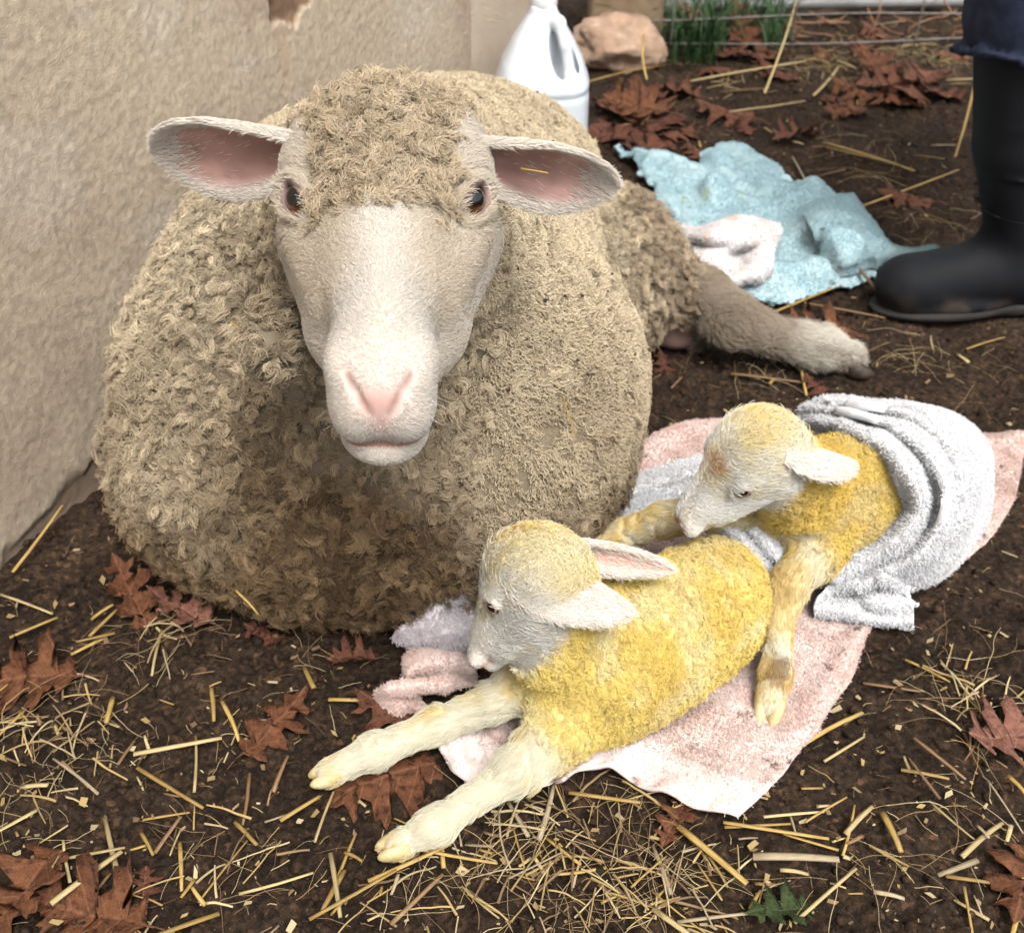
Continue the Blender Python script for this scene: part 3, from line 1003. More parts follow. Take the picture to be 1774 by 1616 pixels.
def short_hair(P, N, flow, rng, L, lift=.35, K=4, r0=.00022, r1=.00008, jit=.25):
    n = len(P)
    d = tangent(N, flow + jit * rng.normal(size=(n, 3)))
    L = np.broadcast_to(L, n) * (.7 + .6 * rng.random(n))
    s = np.linspace(0, 1, K)
    pts = P[:, None] + d[:, None] * (s[None, :] * L[:, None])[..., None] + N[:, None] * ((lift * (s - .55 * s * s))[None, :] * L[:, None])[..., None]
    return pts, np.linspace(r0, r1, K)
P, N, f = scatter(hV, hF, hNl, 95000, rng, np.clip(1 - cwf, 0, 1) * bare_w(hfc) * (hfc[:, 1] > -.09))
x, y, z = P.T
flow = np.stack([x / (np.abs(x) + .012) * (.45 + 6 * np.abs(x)), -.55 - 0 * x, -.4 * (z < 0)], 1)
flow = flow + .25 * (np.stack([fbm(P, 45, 2, 5), fbm(P, 45, 2, 6), fbm(P, 45, 2, 7)], 1) - .5)
Lh = .0050 + .004 * sstep(.035, .07, np.abs(x)) * sstep(.1, .0, y) + .004 * sstep(-.02, -.06, y)
Lh = Lh * (1 - .55 * sstep(.12, .165, y))
pts, rad = short_hair(P, N, flow, rng, Lh, lift=.55)
nf = fbm(P, 24, 3, 8)
wht = np.maximum(np.exp(-(x / (.011 + .012 * sstep(.02, .12, y))) ** 2) * sstep(.03, .075, y + .04 * (nf - .5)), sstep(.105, .145, y))
wht = np.maximum(wht, .55 * sstep(-.012, -.03, z))
cc = mixc((.60, .505, .385), (.68, .62, .535), np.clip(wht + .5 * (nf - .5), 0, 1))
cc = mixc(cc, (.68, .60, .50), .8 * sstep(.036, .05, np.abs(x)) * sstep(.03, -.01, y) * (z > 0))
cc = mixc(cc, (.62, .43, .20), np.exp(-((x - .001) / .005) ** 2 - ((y - .150) / .012) ** 2) * (z > -.02) * .8)
cc = mixc(cc, (.62, .57, .50), sstep(.10, .14, y) * .8)
FP, FC = [hd(pts.reshape(-1, 3)).reshape(pts.shape)], [cc]
for e in (earL, earR):
    V, F, inner, uv = e
    N_ = vnormals(V, F)
    ff = inner[F].mean(1); vv = np.abs(uv[F][..., 1]).mean(1); uu = uv[F][..., 0].mean(1)
    w = np.where(ff > .7, sstep(.66, .97, np.maximum(vv, uu * 1.0)) * .8 + .012, 1.0)
    P, N, f = scatter(V, F, N_, 9000, rng, w)
    flow = np.tile(nrm(e[0][len(e[0]) // 2 - 8] - e[0][7]), (len(P), 1))
    p2, _ = short_hair(P, N, flow, rng, .0052, lift=.6)
    FP.append(p2); FC.append(mixc((.76, .69, .60), (.66, .58, .48), rng.random(len(P))))
wk = []                                                        # whiskers round the mouth
for k in range(16):
    s_ = 1 if k % 2 else -1
    p0 = np.array([s_ * rng.uniform(.012, .034), rng.uniform(.135, .165), rng.uniform(-.068, -.036)])
    d0 = nrm(np.array([s_ * rng.uniform(.6, 1), rng.uniform(.0, .6), rng.uniform(-.7, .1)]))
    L0 = rng.uniform(.008, .022)
    wk.append([hd(p0 + d0 * L0 * t + np.array([0, 0, -.12 * L0 * t * t])) for t in np.linspace(0, 1, FP[0].shape[1])])
FP.append(np.array(wk)); FC.append(np.tile((.50, .44, .37), (16, 1)))
ff_ = hair_obj('face_hair', np.concatenate(FP) - EWE, rad, np.concatenate(FC), mat_attr("face_hair", .7, .15, jitter=.12), ewe)
ff_['label'] = 'short white hair of the face and ears'

# ---- hair of the hind leg and its hoof
wl = np.where(isleg, 1.0, 0.0)
P, N, f = scatter(bV, bF, bN, 26000, rng, wl)
flow = np.tile(nrm(np.array([1, -.25, -.1])), (len(P), 1))
flow = flow + 1.2 * (np.stack([fbm(P, 55, 2, 31 + k) for k in range(3)], 1) - .5)
pts, rad = short_hair(P, N, flow, rng, .021, lift=.75, K=5, r0=.00034, r1=.00012, jit=.30)
cc = mixc((.36, .29, .215), (.76, .70, .58), sstep(.33, .40, P[:, 0]) + .3 * (fbm(P, 40, 2, 4) - .5))
cc = mixc(cc, (.22, .16, .12), np.clip(.7 * sstep(.035, .012, P[:, 2]) + .6 * sstep(.52, .68, fbm(P, 45, 3, 14)), 0, .85))
hair_obj('leg_hair', pts - EWE, rad, cc, M_WOOL, ewe)
hoof_c = Wz(1490, 628, .016)
for k, dy in enumerate((-.013, .013)):
    rings = []
    for t, w, h in ((0, .010, .012), (.35, .011, .013), (.7, .009, .010), (1, .003, .003)):
        rings.append(np.array([hoof_c + np.array([-.020 + .036 * t, dy + .3 * dy * t + w * math.cos(a), -.002 - .006 * t + h * math.sin(a)]) for a in np.linspace(0, 6.283, 11)[:-1]]))
    v, f = loft(rings)
    mesh_obj('hoof', v - EWE, f, mat_simple("hoof_horn", [(.3, (.03, .022, .016)), (.7, (.075, .055, .04))], 80, .6, .4, 300, .001), ewe)
# ================================================================== THE LAMBS
M_LWOOL = mat_attr("lamb_wool", .85, .10, jitter=.12)
M_LSKIN = mat_attr("lamb_skin", .6, .25)
YEL = np.array([.88, .66, .19]); YEL2 = np.array([.74, .44, .075]); CRM = np.array([.89, .80, .50]); WHT = np.array([.84, .81, .74]); PINK = np.array([.74, .50, .43])
def lamb_head(v, C, R, sc=1.0, closed=False):
    """blend a lamb's head into volume v; C centre between the eyes, R columns right / forward / up"""
    H = lambda p: C + (np.asarray(p, float) * sc) @ R.T
    v.ell(H((0, -.022, .006)), np.array((.0365, .042, .036)) * sc, R, .010)
    v.cone(H((0, .000, -.004)), H((0, .045, -.014)), .0305 * sc, .0192 * sc, .012)
    v.cone(H((0, .045, -.014)), H((0, .070, -.018)), .0192 * sc, .0150 * sc, .010)
    v.cone(H((0, .0, .012)), H((0, .066, -.008)), .019 * sc, .0120 * sc, .010)
    for s in (-1, 1):
        v.cone(H((s * .018, -.018, -.022)), H((s * .010, .050, -.028)), .018 * sc, .010 * sc, .010)
        v.ell(H((s * .0285, .004, .009)), np.array((.009, .014, .008)) * sc, R, .008)
        v.ell(H((s * .009, .076, -.018)), np.array((.0095, .010, .0098)) * sc, R, .006)
        v.cone(H((s * .0085, .0855, -.010)), H((s * .0035, .0868, -.0165)), .0012 * sc, .0018 * sc, .002, 'sub')
    v.ell(H((0, .068, -.0295)), np.array((.012, .013, .0075)) * sc, R, .004)
    for s in (-1, 1):
        v.cone(H((s * .004, .0835, -.0245)), H((s * .0155, .062, -.0270)), .0012 * sc, .0010 * sc, .002, 'sub')
    v.cone(H((0, .0875, -.017)), H((0, .085, -.0235)), .0009 * sc, .0010 * sc, .0015, 'sub')
    for s in (-1, 1):
        ed = nrm(np.array([s * .82, .48, .22])); ec = np.array([s * .0275, .008, .002])
        eh = nrm(np.array([-s * .48, .82, -.12])); eh = nrm(eh - ed * (eh @ ed)); ev = np.cross(ed, eh); ev = ev if ev[2] > 0 else -ev
        oh = .0048 if closed else .0060
        v.ell(H(ec + ed * .0085), np.array((.0100, oh, .007)) * sc, R @ np.stack([eh, ev, ed], 1), .003, 'sub')
        rg = [H(ec + ed * (.0064 - .0016 * abs(math.cos(t))) + eh * .0100 * math.cos(t) + ev * oh * math.sin(t)) for t in np.linspace(0, 2 * math.pi, 15)]
        for i in range(14): v.cone(rg[i], rg[i + 1], .0019 * sc, .0019 * sc, .002)
    return H
def lamb_eyes(H, R, sc, parent, base, closed):
    for s in (-1, 1):
        ed = nrm(np.array([s * .82, .48, .22])); ec = np.array([s * .0275, .008, .002])
        eh = nrm(np.array([-s * .48, .82, -.12])); eh = nrm(eh - ed * (eh @ ed)); ev = np.cross(ed, eh); ev = ev if ev[2] > 0 else -ev
        v, f, c = eye_geo(.0078 * sc, 14, 20)
        B = np.stack([eh, ev, ed], 1)
        mesh_obj('eye', H((ec + (v / sc) @ B.T)) - base, f, M_EYE, parent, col=c * .15)
def head_marks(c, L, rngseed, orange=None):
    """nose, mouth, eye rims on the skin (L: head coordinates)"""
    x, y, z = L.T
    hm = (np.abs(x) < .06) & (y > -.07) & (y < .1) & (np.abs(z) < .06)
    nose = np.exp(-((x / .011) ** 2 + ((y - .086) / .010) ** 2 + ((z + .013) / .009) ** 2))
    c = mixc(c, (.46, .22, .18), np.clip(nose * 2.0, 0, 1))
    mouth = (1 - sstep(.0012, .0032, np.abs(z + .0255 + .1 * np.clip(.083 - y, 0, .02)))) * (y > .058) * (np.abs(x) < .02) * (y < .1)
    c = mixc(c, (.40, .20, .16), mouth * .8)
    for s in (-1, 1):
        ec = np.array([s * .0275, .008, .002]); ed = nrm(np.array([s * .82, .48, .22]))
        r = np.linalg.norm(L - ec - ed * .006, axis=1)
        c = mixc(c, (.22, .14, .11), (1 - sstep(.0085, .0115, r)) * .85)
    return c
def head_bare(L):
    x, y, z = L.T
    w = 1 - 1.8 * np.exp(-((x / .013) ** 2 + ((y - .088) / .011) ** 2 + ((z + .013) / .010) ** 2))
    w = w - (1 - sstep(.001, .003, np.abs(z + .0255))) * (y > .058) * (np.abs(x) < .02) * (y < .1)
    for s in (-1, 1):
        ec = np.array([s * .0275, .008, .002]); ed = nrm(np.array([s * .82, .48, .22]))
        eh = nrm(np.array([-s * .48, .82, -.12])); eh = nrm(eh - ed * (eh @ ed)); ev = np.cross(ed, eh)
        q = L - ec
        r = np.hypot((q @ eh) / .0125, (q @ ev) / .0078) + 3 * ((q @ ed) < 0)
        w = w * sstep(.9, 1.25, r)
    return np.clip(w, 0, 1)
def segd(P, a, b):
    a = np.asarray(a); b = np.asarray(b)
    t = np.clip(((P - a) @ (b - a)) / ((b - a) @ (b - a)), 0, 1)
    return np.linalg.norm(P - a - t[:, None] * (b - a), axis=1), t
def curls(P, N, rng, n_per, rc, L, amp, turns=1.2, K=6, r0=.0003, r1=.00018, wild=.5):
    return locks(P - N * .0015, N, rng, n_per, rc, L, K=K, curl=amp, turns=turns, wild=wild, conv=.55, r0=r0, r1=r1)

SCL = .92
# ---------------------------------------------------------------- front lamb
LA = Wz(1100, 1180, 0)
va = Vol((-.22, .46, -.005), (.30, .90, .30), .0030)
chestA = Wz(1035, 1150, .078); midA = Wz(1125, 1110, .075); rumpA = Wz(1222, 1045, .068)
axA = nrm(rumpA - chestA)
RA = frame(axA, np.cross(axA, [0, 0, 1]))
va.ell(chestA, (.061, .070, .076), RA, 0)
va.ell(midA, (.062, .085, .074), RA, .03)
va.ell(rumpA, (.054, .064, .064), RA, .03)
va.ell(Wz(1225, 1085, .055), (.042, .060, .050), RA, .02)         # near thigh, folded
fA = np.array([-.56, .0, -.83]); XA = np.array([.50, .84, -.30])
HRA = frame(fA, XA)
HCA = Wz(897, 1022, .190)
va.chain([chestA + np.array([-.01, .0, .02]), Wz(965, 1095, .135), HCA - HRA[:, 1] * .030 - HRA[:, 2] * .008], [.056, .045, .036], .02)
HA = lamb_head(va, HCA, HRA, SCL)
kA1 = [Wz(968, 1262, .060), Wz(900, 1330, .045), Wz(820, 1385, .032), Wz(745, 1430, .030), Wz(690, 1462, .016)]
va.chain(kA1, [.030, .0180, .0118, .0140, .0122], .016)
va.ell(kA1[1], (.019, .019, .018), k=.010)
va.ell(kA1[3] + np.array([.004, 0, -.004]), (.017, .014, .014), k=.008)
kA2 = [Wz(930, 1180, .070), Wz(860, 1215, .055), Wz(760, 1255, .034), Wz(650, 1300, .030), Wz(572, 1338, .016)]
va.chain(kA2, [.028, .0185, .0130, .0140, .0118], .014)
va.ell(kA2[2], (.018, .016, .0165), k=.010)
va.ell(kA2[3], (.017, .014, .014), k=.008)
va.half((0, 0, .002), (0, 0, -1), .006)
aV, aF = va.skin(2)
aV = aV + vnormals(aV, aF) * (.0065 * (fbm(aV, 24, 2, 61) - .5) - .0022 * np.clip(1 - np.abs(fbm(aV, 30, 2, 62) - .5) * 16, 0, 1))[:, None] * (np.linalg.norm(aV - HCA, axis=1) > .075)[:, None]
aN = vnormals(aV, aF)
earsA = [ear_geo(HA((-.030, -.030, .014)), Wz(1092, 1062, .205), np.array([.0, .05, -.95]), .0290, .70, 20, 11, .0026, prof=(.55, .80, 1.0, .98, .80, .54, .30, .08)),
         ear_geo(HA((.036, -.030, .016)), Wz(1162, 986, .180), np.array([.10, -.75, .20]), .0165, 1.0, 20, 11, .0026, prof=(.55, .80, 1.0, .98, .80, .54, .30, .08))]
def legmix(P, chains):
    w = np.zeros(len(P))
    for ch in chains:
        for i in range(1, len(ch) - 1):
            d, t = segd(P, ch[i], ch[i + 1])
            w = np.maximum(w, 1 - sstep(.026, .036, d))
        d, t = segd(P, ch[0], ch[1])
        w = np.maximum(w, (1 - sstep(.034, .045, d)) * sstep(.15, .6, t))
    return w
def headw(P, C, R, ymin=-.05):
    L = (P - C) @ R / SCL
    d = np.linalg.norm(L * np.array([1, .62, 1]) - np.array([0, .012, -.004]), axis=1)
    return (1 - sstep(.050, .062, d)), L
def lamb_col(P, C, R, chains, seed, warm=0.0):  # warm: how golden the stain is
    hw, L = headw(P, C, R)
    lw = legmix(P, chains)
    n1 = fbm(P, 38, 3, seed); n2 = fbm(P, 90, 2, seed + 1); n3 = fbm(P, 16, 2, seed + 2)
    body = mixc(YEL, CRM, .55 * sstep(.40, .72, n1))
    body = mixc(body, YEL2, np.clip(sstep(.50, .75, n3) * .35 + warm, 0, 1))
    body = mixc(body, (.44, .30, .12), .35 * sstep(.60, .76, n2))
    leg = mixc((.70, .65, .48), (.70, .50, .17), np.clip(.8 * sstep(.50, .75, n1) + 2.0 * warm * sstep(.25, .6, n3), 0, 1))
    leg = mixc(leg, (.66, .38, .07), 1.0 * warm * sstep(.45, .75, n3))
    x, y, z = L.T
    face = mixc(WHT, (.82, .70, .38), .55 * sstep(.52, .70, n1))
    face = mixc(face, (.83, .66, .27), .85 * sstep(.012, -.030, y + .10 * np.clip(.012 - z, 0, .05) + .045 * (n1 - .5)) * sstep(-.020, .012, z + .045 * (n3 - .5)) * np.clip(.2 + 1.9 * (n2 - .25), 0, 1.1))
    if warm > 0:                                            # dark scab on the front of the rear lamb's foot
        sd2 = np.linalg.norm((P - chains[0][3] - np.array([-.001, -.006, .010])) * np.array([1.2, .8, .8]), axis=1) + .012 * (n2 - .5)
        leg = mixc(leg, (.13, .08, .05), (1 - sstep(.009, .017, sd2)) * .85)
    c = mixc(body, leg, lw)
    return mixc(c, face, hw * (1 - lw)), hw, lw, L
def build_lamb(name, label, base, vol, V, F, N, ears, C, R, H, chains, seed, warm, closed, orange=None, cut=None, nclump=8600, nleg=9000, nface=15000):
    rng = np.random.default_rng(seed)
    c, hw, lw, L = lamb_col(V, C, R, chains, seed, warm)
    skin = head_marks(mixc(c * .80, (.84, .72, .60), hw * .5), L, seed)
    parts, cols, off, FF = [V], [skin], len(V), [F]
    for e in ears:
        u, v = e[3].T
        inn = mixc((.80, .55, .47), (.62, .36, .28), sstep(.9, .2, np.abs(v)))
        ce = np.where(e[2][:, None] > .5, inn, np.array([.84, .77, .70]))
        parts.append(e[0]); cols.append(ce); FF.append(e[1] + off); off += len(e[0])
    o = mesh_obj(name, np.concatenate(parts) - base, np.concatenate(FF), M_LSKIN, col=np.concatenate(cols))
    o.location = base
    tag(o, label, 'lamb')
    lamb_eyes(H, R, SCL, o, base, closed)
    fc = V[F].mean(1)
    cF, hwF, lwF, LF = lamb_col(fc, C, R, chains, seed, warm)
    vis = np.where(fc[:, 2] < .006, .1, 1.0)
    if cut is not None: vis = vis * cut(fc)
    # body wool: short tight curls
    P, NN, f = scatter(V, F, N, nclump, rng, vis * (1 - hwF) * (1 - lwF))
    pts, rad = curls(P, NN, rng, 18, .0025, .0042 + .0028 * rng.random(len(P)), .0012, 1.3, 6, .00026, .00017, .6)
    cc, _, _, _ = lamb_col(P, C, R, chains, seed, warm)
    cc = np.repeat(cc * (.86 + .24 * rng.random(len(P)))[:, None], 18, 0)
    h = hair_obj('wool', pts - base, rad, cc, M_LWOOL, o); h['label'] = 'short curly yellow stained wool'
    # face
    wf = vis * hwF * head_bare(LF) * (1 - lwF)
    P, NN, f = scatter(V, F, N, nface, rng, wf)
    Lp = (P - C) @ R / SCL
    fl = np.stack([np.sign(Lp[:, 0]) * .35, -1 + 0 * Lp[:, 0], -.35 + 0 * Lp[:, 0]], 1) @ R.T
    long = np.interp(Lp[:, 1], [-.05, -.01, .03, .07], [.0115, .0095, .0065, .0030]) + .004 * (Lp[:, 2] < -.02) * (Lp[:, 1] < .05)
    pts, r2 = short_hair(P, NN, fl + .5 * (np.stack([fbm(P, 80, 2, 4 + k) for k in range(3)], 1) - .5), rng, long * .9, .6, 5, .00024, .00009, .34)
    cc, _, _, Lh = lamb_col(P, C, R, chains, seed, warm)
    if orange is not None:
        w = np.exp(-(((Lh - np.array(orange[:3])) / orange[3]) ** 2).sum(1))
        cc = mixc(cc, (.66, .30, .05), np.clip(w, 0, .85))
    FPp, FCc = [pts], [cc]
    # loose fluff standing off the crown, cheeks and nape
    P, NN, f = scatter(V, F, N, 520, rng, wf * (LF[:, 1] < .0))
    p2, _ = short_hair(P, NN, np.tile(R @ np.array([0, -1, -.2]), (len(P), 1)), rng, .011, .9, 5, .00013, .00005, .5)
    FPp.append(p2); FCc.append(mixc((.84, .80, .70), (.84, .72, .40), rng.random(len(P))))
    # legs
    endw = np.ones(len(fc))
    for ch in chains: endw = endw * sstep(.008, .016, np.linalg.norm(fc - (ch[-1] + nrm(ch[-1] - ch[-2]) * .010), axis=1))
    P, NN, f = scatter(V, F, N, nleg, rng, vis * lwF * endw)
    fl = np.zeros_like(P); best = np.full(len(P), 9.)
    tt = np.zeros(len(P))
    for ch in chains:
        for i in range(len(ch) - 1):
            d, t = segd(P, ch[i], ch[i + 1])
            m = d < best
            best[m] = d[m]; fl[m] = nrm(ch[i + 1] - ch[i]); tt[m] = (i + t[m]) / (len(ch) - 1)
    pts, _ = short_hair(P, NN, fl, rng, (.013 - .006 * tt) * (.55 if closed else .8), .36, 5, .00026, .0001, .22)
    cc, _, _, _ = lamb_col(P, C, R, chains, seed, warm)
    cc = mixc(cc, (.66, .40, .10), .6 * sstep(.88, .97, tt) * sstep(.4, .6, fbm(P, 60, 2, 9)))
    if closed:
        dd_ = np.linalg.norm(P - (chains[0][3] + np.array([.004, -.010, .012])), axis=1)
        cc = mixc(cc, (.20, .12, .07), (1 - sstep(.010, .018, dd_ + .012 * (fbm(P, 90, 2, 3) - .5))) * .85)
        cc = mixc(cc, (.70, .40, .06), .6 * sstep(.20, .45, tt) * sstep(.35, .70, fbm(P, 40, 2, 19)))
    FPp.append(pts); FCc.append(cc)
    for e in ears:
        Ve, Fe, inner, uv = e
        Ne = vnormals(Ve, Fe)
        w = np.where(inner[Fe].mean(1) > .7, .12 + .8 * sstep(.7, 1., np.abs(uv[Fe][..., 1]).mean(1)), 1.0)
        P, NN, f = scatter(Ve, Fe, Ne, 3600, rng, w)
        ax = nrm(Ve[len(Ve) // 2 - 6] - Ve[5])
        p2, _ = short_hair(P, NN, np.tile(ax, (len(P), 1)), rng, .0062, .75, 5, .00024, .00009, .3)
        FPp.append(p2); FCc.append(mixc((.86, .80, .74), (.84, .72, .52), rng.random(len(P)) * .6))
    h = hair_obj('hair', np.concatenate(FPp) - base, r2, np.concatenate(FCc), M_LWOOL, o); h['label'] = 'white hair of the face, ears and legs'
    return o
M_LHOOF = mat_simple("lamb_hoof", [(.3, (.34, .25, .12)), (.5, (.55, .44, .22)), (.7, (.68, .60, .38))], 70, .55, .3, 300, .001)
def cloven(parent, base, tip, direction, up=(0, 0, 1), w=.0072, L=.021):
    d = nrm(direction); u = np.asarray(up, float); u = nrm(u - d * (u @ d)); sd_ = np.cross(d, u)
    for s in (-1, 1):
        rings = []
        for t, ww, hh in ((-.3, .9, 1.0), (.1, 1.0, 1.05), (.55, .92, .85), (.85, .6, .55), (1.0, .2, .2)):
            c = tip + d * (L * t) + sd_ * s * w * (.95 - .25 * max(t, 0)) - u * (.003 * t)
            rings.append(np.array([c + sd_ * (w * .88 * ww * math.cos(a)) + u * (w * 1.15 * hh * math.sin(a)) for a in np.linspace(0, 6.2832, 11)[:-1]]))
        v, f = loft(rings)
        mesh_obj('hoof', v - base, f, M_LHOOF, parent)
lambA = build_lamb('lamb', 'yellow stained newborn lamb in front, forelegs stretched out, head turned away', LA, va, aV, aF, aN, earsA, HCA, HRA, HA, [kA1, kA2], 101, 0.0, False, orange=(-.004, -.034, .034, .012))
cloven(lambA, LA, kA1[-1] + np.array([.002, .0, .001]), kA1[-1] - kA1[-2] + np.array([0, 0, .012]))
cloven(lambA, LA, kA2[-1] + np.array([.002, .0, .001]), kA2[-1] - kA2[-2] + np.array([0, 0, .012]))

# ---------------------------------------------------------------- rear lamb, half under the towel
LB = Wz(1450, 900, 0)
vb = Vol((.02, .58, -.005), (.56, 1.10, .33), .0030)
chestB = Wz(1408, 880, .100); midB = Wz(1490, 850, .105); rumpB = Wz(1580, 840, .085)
axB = nrm(rumpB - chestB); RB = frame(axB, np.cross(axB, [0, 0, 1]))
vb.ell(chestB, (.052, .060, .064), RB, 0)
vb.ell(midB, (.056, .075, .064), RB, .03)
vb.ell(rumpB, (.048, .056, .054), RB, .03)
fB = np.array([-.70, -.16, -.66]); XB = np.array([-.30, .95, .08])
HRB = frame(fB, XB)
HCB = Wz(1278, 806, .215)
vb.chain([chestB + np.array([-.012, 0, .012]), Wz(1375, 845, .155), HCB - HRB[:, 1] * .028 - HRB[:, 2] * .012], [.050, .040, .034], .018)
HB = lamb_head(vb, HCB, HRB, SCL, True)
kB1 = [Wz(1425, 945, .085), Wz(1372, 1008, .090), Wz(1352, 1085, .062), Wz(1345, 1165, .040), Wz(1333, 1222, .020)]
vb.chain(kB1, [.028, .0170, .0112, .0140, .0125], .014)
vb.ell(kB1[1], (.017, .017, .017), k=.008)
kB2 = [Wz(1330, 880, .120), Wz(1235, 885, .120), Wz(1150, 900, .110), Wz(1085, 925, .085), Wz(1020, 955, .060)]
vb.chain(kB2, [.026, .020, .018, .017, .014], .014)
vb.half((0, 0, .002), (0, 0, -1), .006)
b2V, b2F = vb.skin(2)
b2V = b2V + vnormals(b2V, b2F) * (.0065 * (fbm(b2V, 24, 2, 63) - .5) - .0026 * np.clip(1 - np.abs(fbm(b2V, 30, 2, 64) - .5) * 16, 0, 1))[:, None] * (np.linalg.norm(b2V - HCB, axis=1) > .075)[:, None]
b2N = vnormals(b2V, b2F)
earsB = [ear_geo(HB((-.026, -.046, .012)), Wz(1478, 806, .200), np.array([.1, .05, -.92]), .0290, .70, 20, 11, .0026, prof=(.55, .80, 1.0, .98, .80, .54, .30, .08)),
         ear_geo(HB((.026, -.030, .004)), HB((.050, -.050, -.045)), HRB @ np.array([.1, .3, -.9]), .0165, 1.0, 20, 11, .0026)]
lambB = build_lamb('lamb', 'golden newborn lamb with a white face, its back half under a white towel', LB, vb, b2V, b2F, b2N, earsB, HCB, HRB, HB, [kB1, kB2], 202, .35, True, orange=(-.006, .012, .028, .010), cut=lambda P: 1.0 * (((P - midB) @ axB) < .055))
cloven(lambB, LB, kB1[-1] + np.array([0, 0, .004]), kB1[-1] - kB1[-2] + np.array([0, 0, .008]), w=.0080, L=.027)
# ================================================================== TOWELS
def resample(pl, n):
    pl = np.asarray(pl, float)
    d = np.concatenate([[0], np.cumsum(np.linalg.norm(np.diff(pl[:, :2], axis=0), axis=1))])
    t = np.linspace(0, d[-1], n)
    # smooth (Catmull-Rom) along the polyline
    out = np.zeros((n, pl.shape[1]))
    idx = np.clip(np.searchsorted(d, t, 'right') - 1, 0, len(pl) - 2)
    for k in range(n):
        i = idx[k]
        u = (t[k] - d[i]) / max(d[i + 1] - d[i], 1e-9)
        p0, p1, p2, p3 = pl[max(i - 1, 0)], pl[i], pl[i + 1], pl[min(i + 2, len(pl) - 1)]
        out[k] = .5 * (2 * p1 + (p2 - p0) * u + (2 * p0 - 5 * p1 + 4 * p2 - p3) * u * u + (3 * p1 - p0 - 3 * p2 + p3) * u ** 3)
    return out
def grid_faces(nu, nv):
    ii = np.arange(nu * nv).reshape(nu, nv)
    return np.stack([ii[:-1, :-1].ravel(), ii[1:, :-1].ravel(), ii[1:, 1:].ravel(), ii[:-1, 1:].ravel()], 1)
def face_cam(V, F):
    N = vnormals(V, F)
    if ((np.array([0, 0, CAM_H]) - V) * N).sum(1).mean() < 0: F = F[:, ::-1]
    return F
def coons(top, bot, left, right, nu, nv):
    """boundary polylines as picture points lying on the ground; returns plan x, y, u, v"""
    T, B, L, R = (np.array([Wz(p[0], p[1], 0)[:2] for p in q]) for q in (top, bot, left, right))
    T, B = resample(T, nu), resample(B, nu); L, R = resample(L, nv), resample(R, nv)
    u = np.linspace(0, 1, nu)[:, None, None]; v = np.linspace(0, 1, nv)[None, :, None]
    S = (1 - v) * T[:, None] + v * B[:, None] + (1 - u) * L[None] + u * R[None]
    S = S - ((1 - u) * (1 - v) * T[0] + u * (1 - v) * T[-1] + (1 - u) * v * B[0] + u * v * B[-1])
    return S[..., 0], S[..., 1], np.broadcast_to(u[..., 0], S.shape[:2]), np.broadcast_to(v[..., 0], S.shape[:2])
def ridges(X, Y, rs):
    z = np.zeros_like(X)
    P = np.stack([X, Y, 0 * X], -1).reshape(-1, 3)
    wob = .010 * (np.stack([fbm(P, 25, 2, 3), fbm(P, 25, 2, 4), 0 * P[:, 0]], 1) - .5)
    for pl, h, w in rs:
        W_ = [Wz(p[0], p[1], 0) for p in pl]
        d = np.full(len(P), 9.)
        for a, b in zip(W_[:-1], W_[1:]):
            dd, t = segd(P + wob, a, b)
            d = np.minimum(d, dd)
        z = z + (h * np.exp(-(d / w) ** 2)).reshape(X.shape)
    return z
def loft_px(rows, nu, nv):
    """rows of (px, py, z): a draped surface through real points"""
    R = [resample(np.array([Wz(p[0], p[1], p[2]) for p in r]), nv) for r in rows]
    R = np.array(R)
    out = np.zeros((nu, nv, 3))
    for j in range(nv):
        out[:, j] = resample_index(R[:, j], nu)
    return out
def resample_index(pl, n):
    t = np.linspace(0, len(pl) - 1, n); out = np.zeros((n, 3))
    for k in range(n):
        i = min(int(t[k]), len(pl) - 2); u = t[k] - i
        p0, p1, p2, p3 = pl[max(i - 1, 0)], pl[i], pl[i + 1], pl[min(i + 2, len(pl) - 1)]
        out[k] = .5 * (2 * p1 + (p2 - p0) * u + (2 * p0 - 5 * p1 + 4 * p2 - p3) * u * u + (3 * p1 - p0 - 3 * p2 + p3) * u ** 3)
    return out
M_PILE = mat_attr("towel_pile", .9, .06, jitter=.10)
M_CLOTH = mat_attr("towel_weave", .9, .08, bump=.5, bscale=700, bdist=.0008)
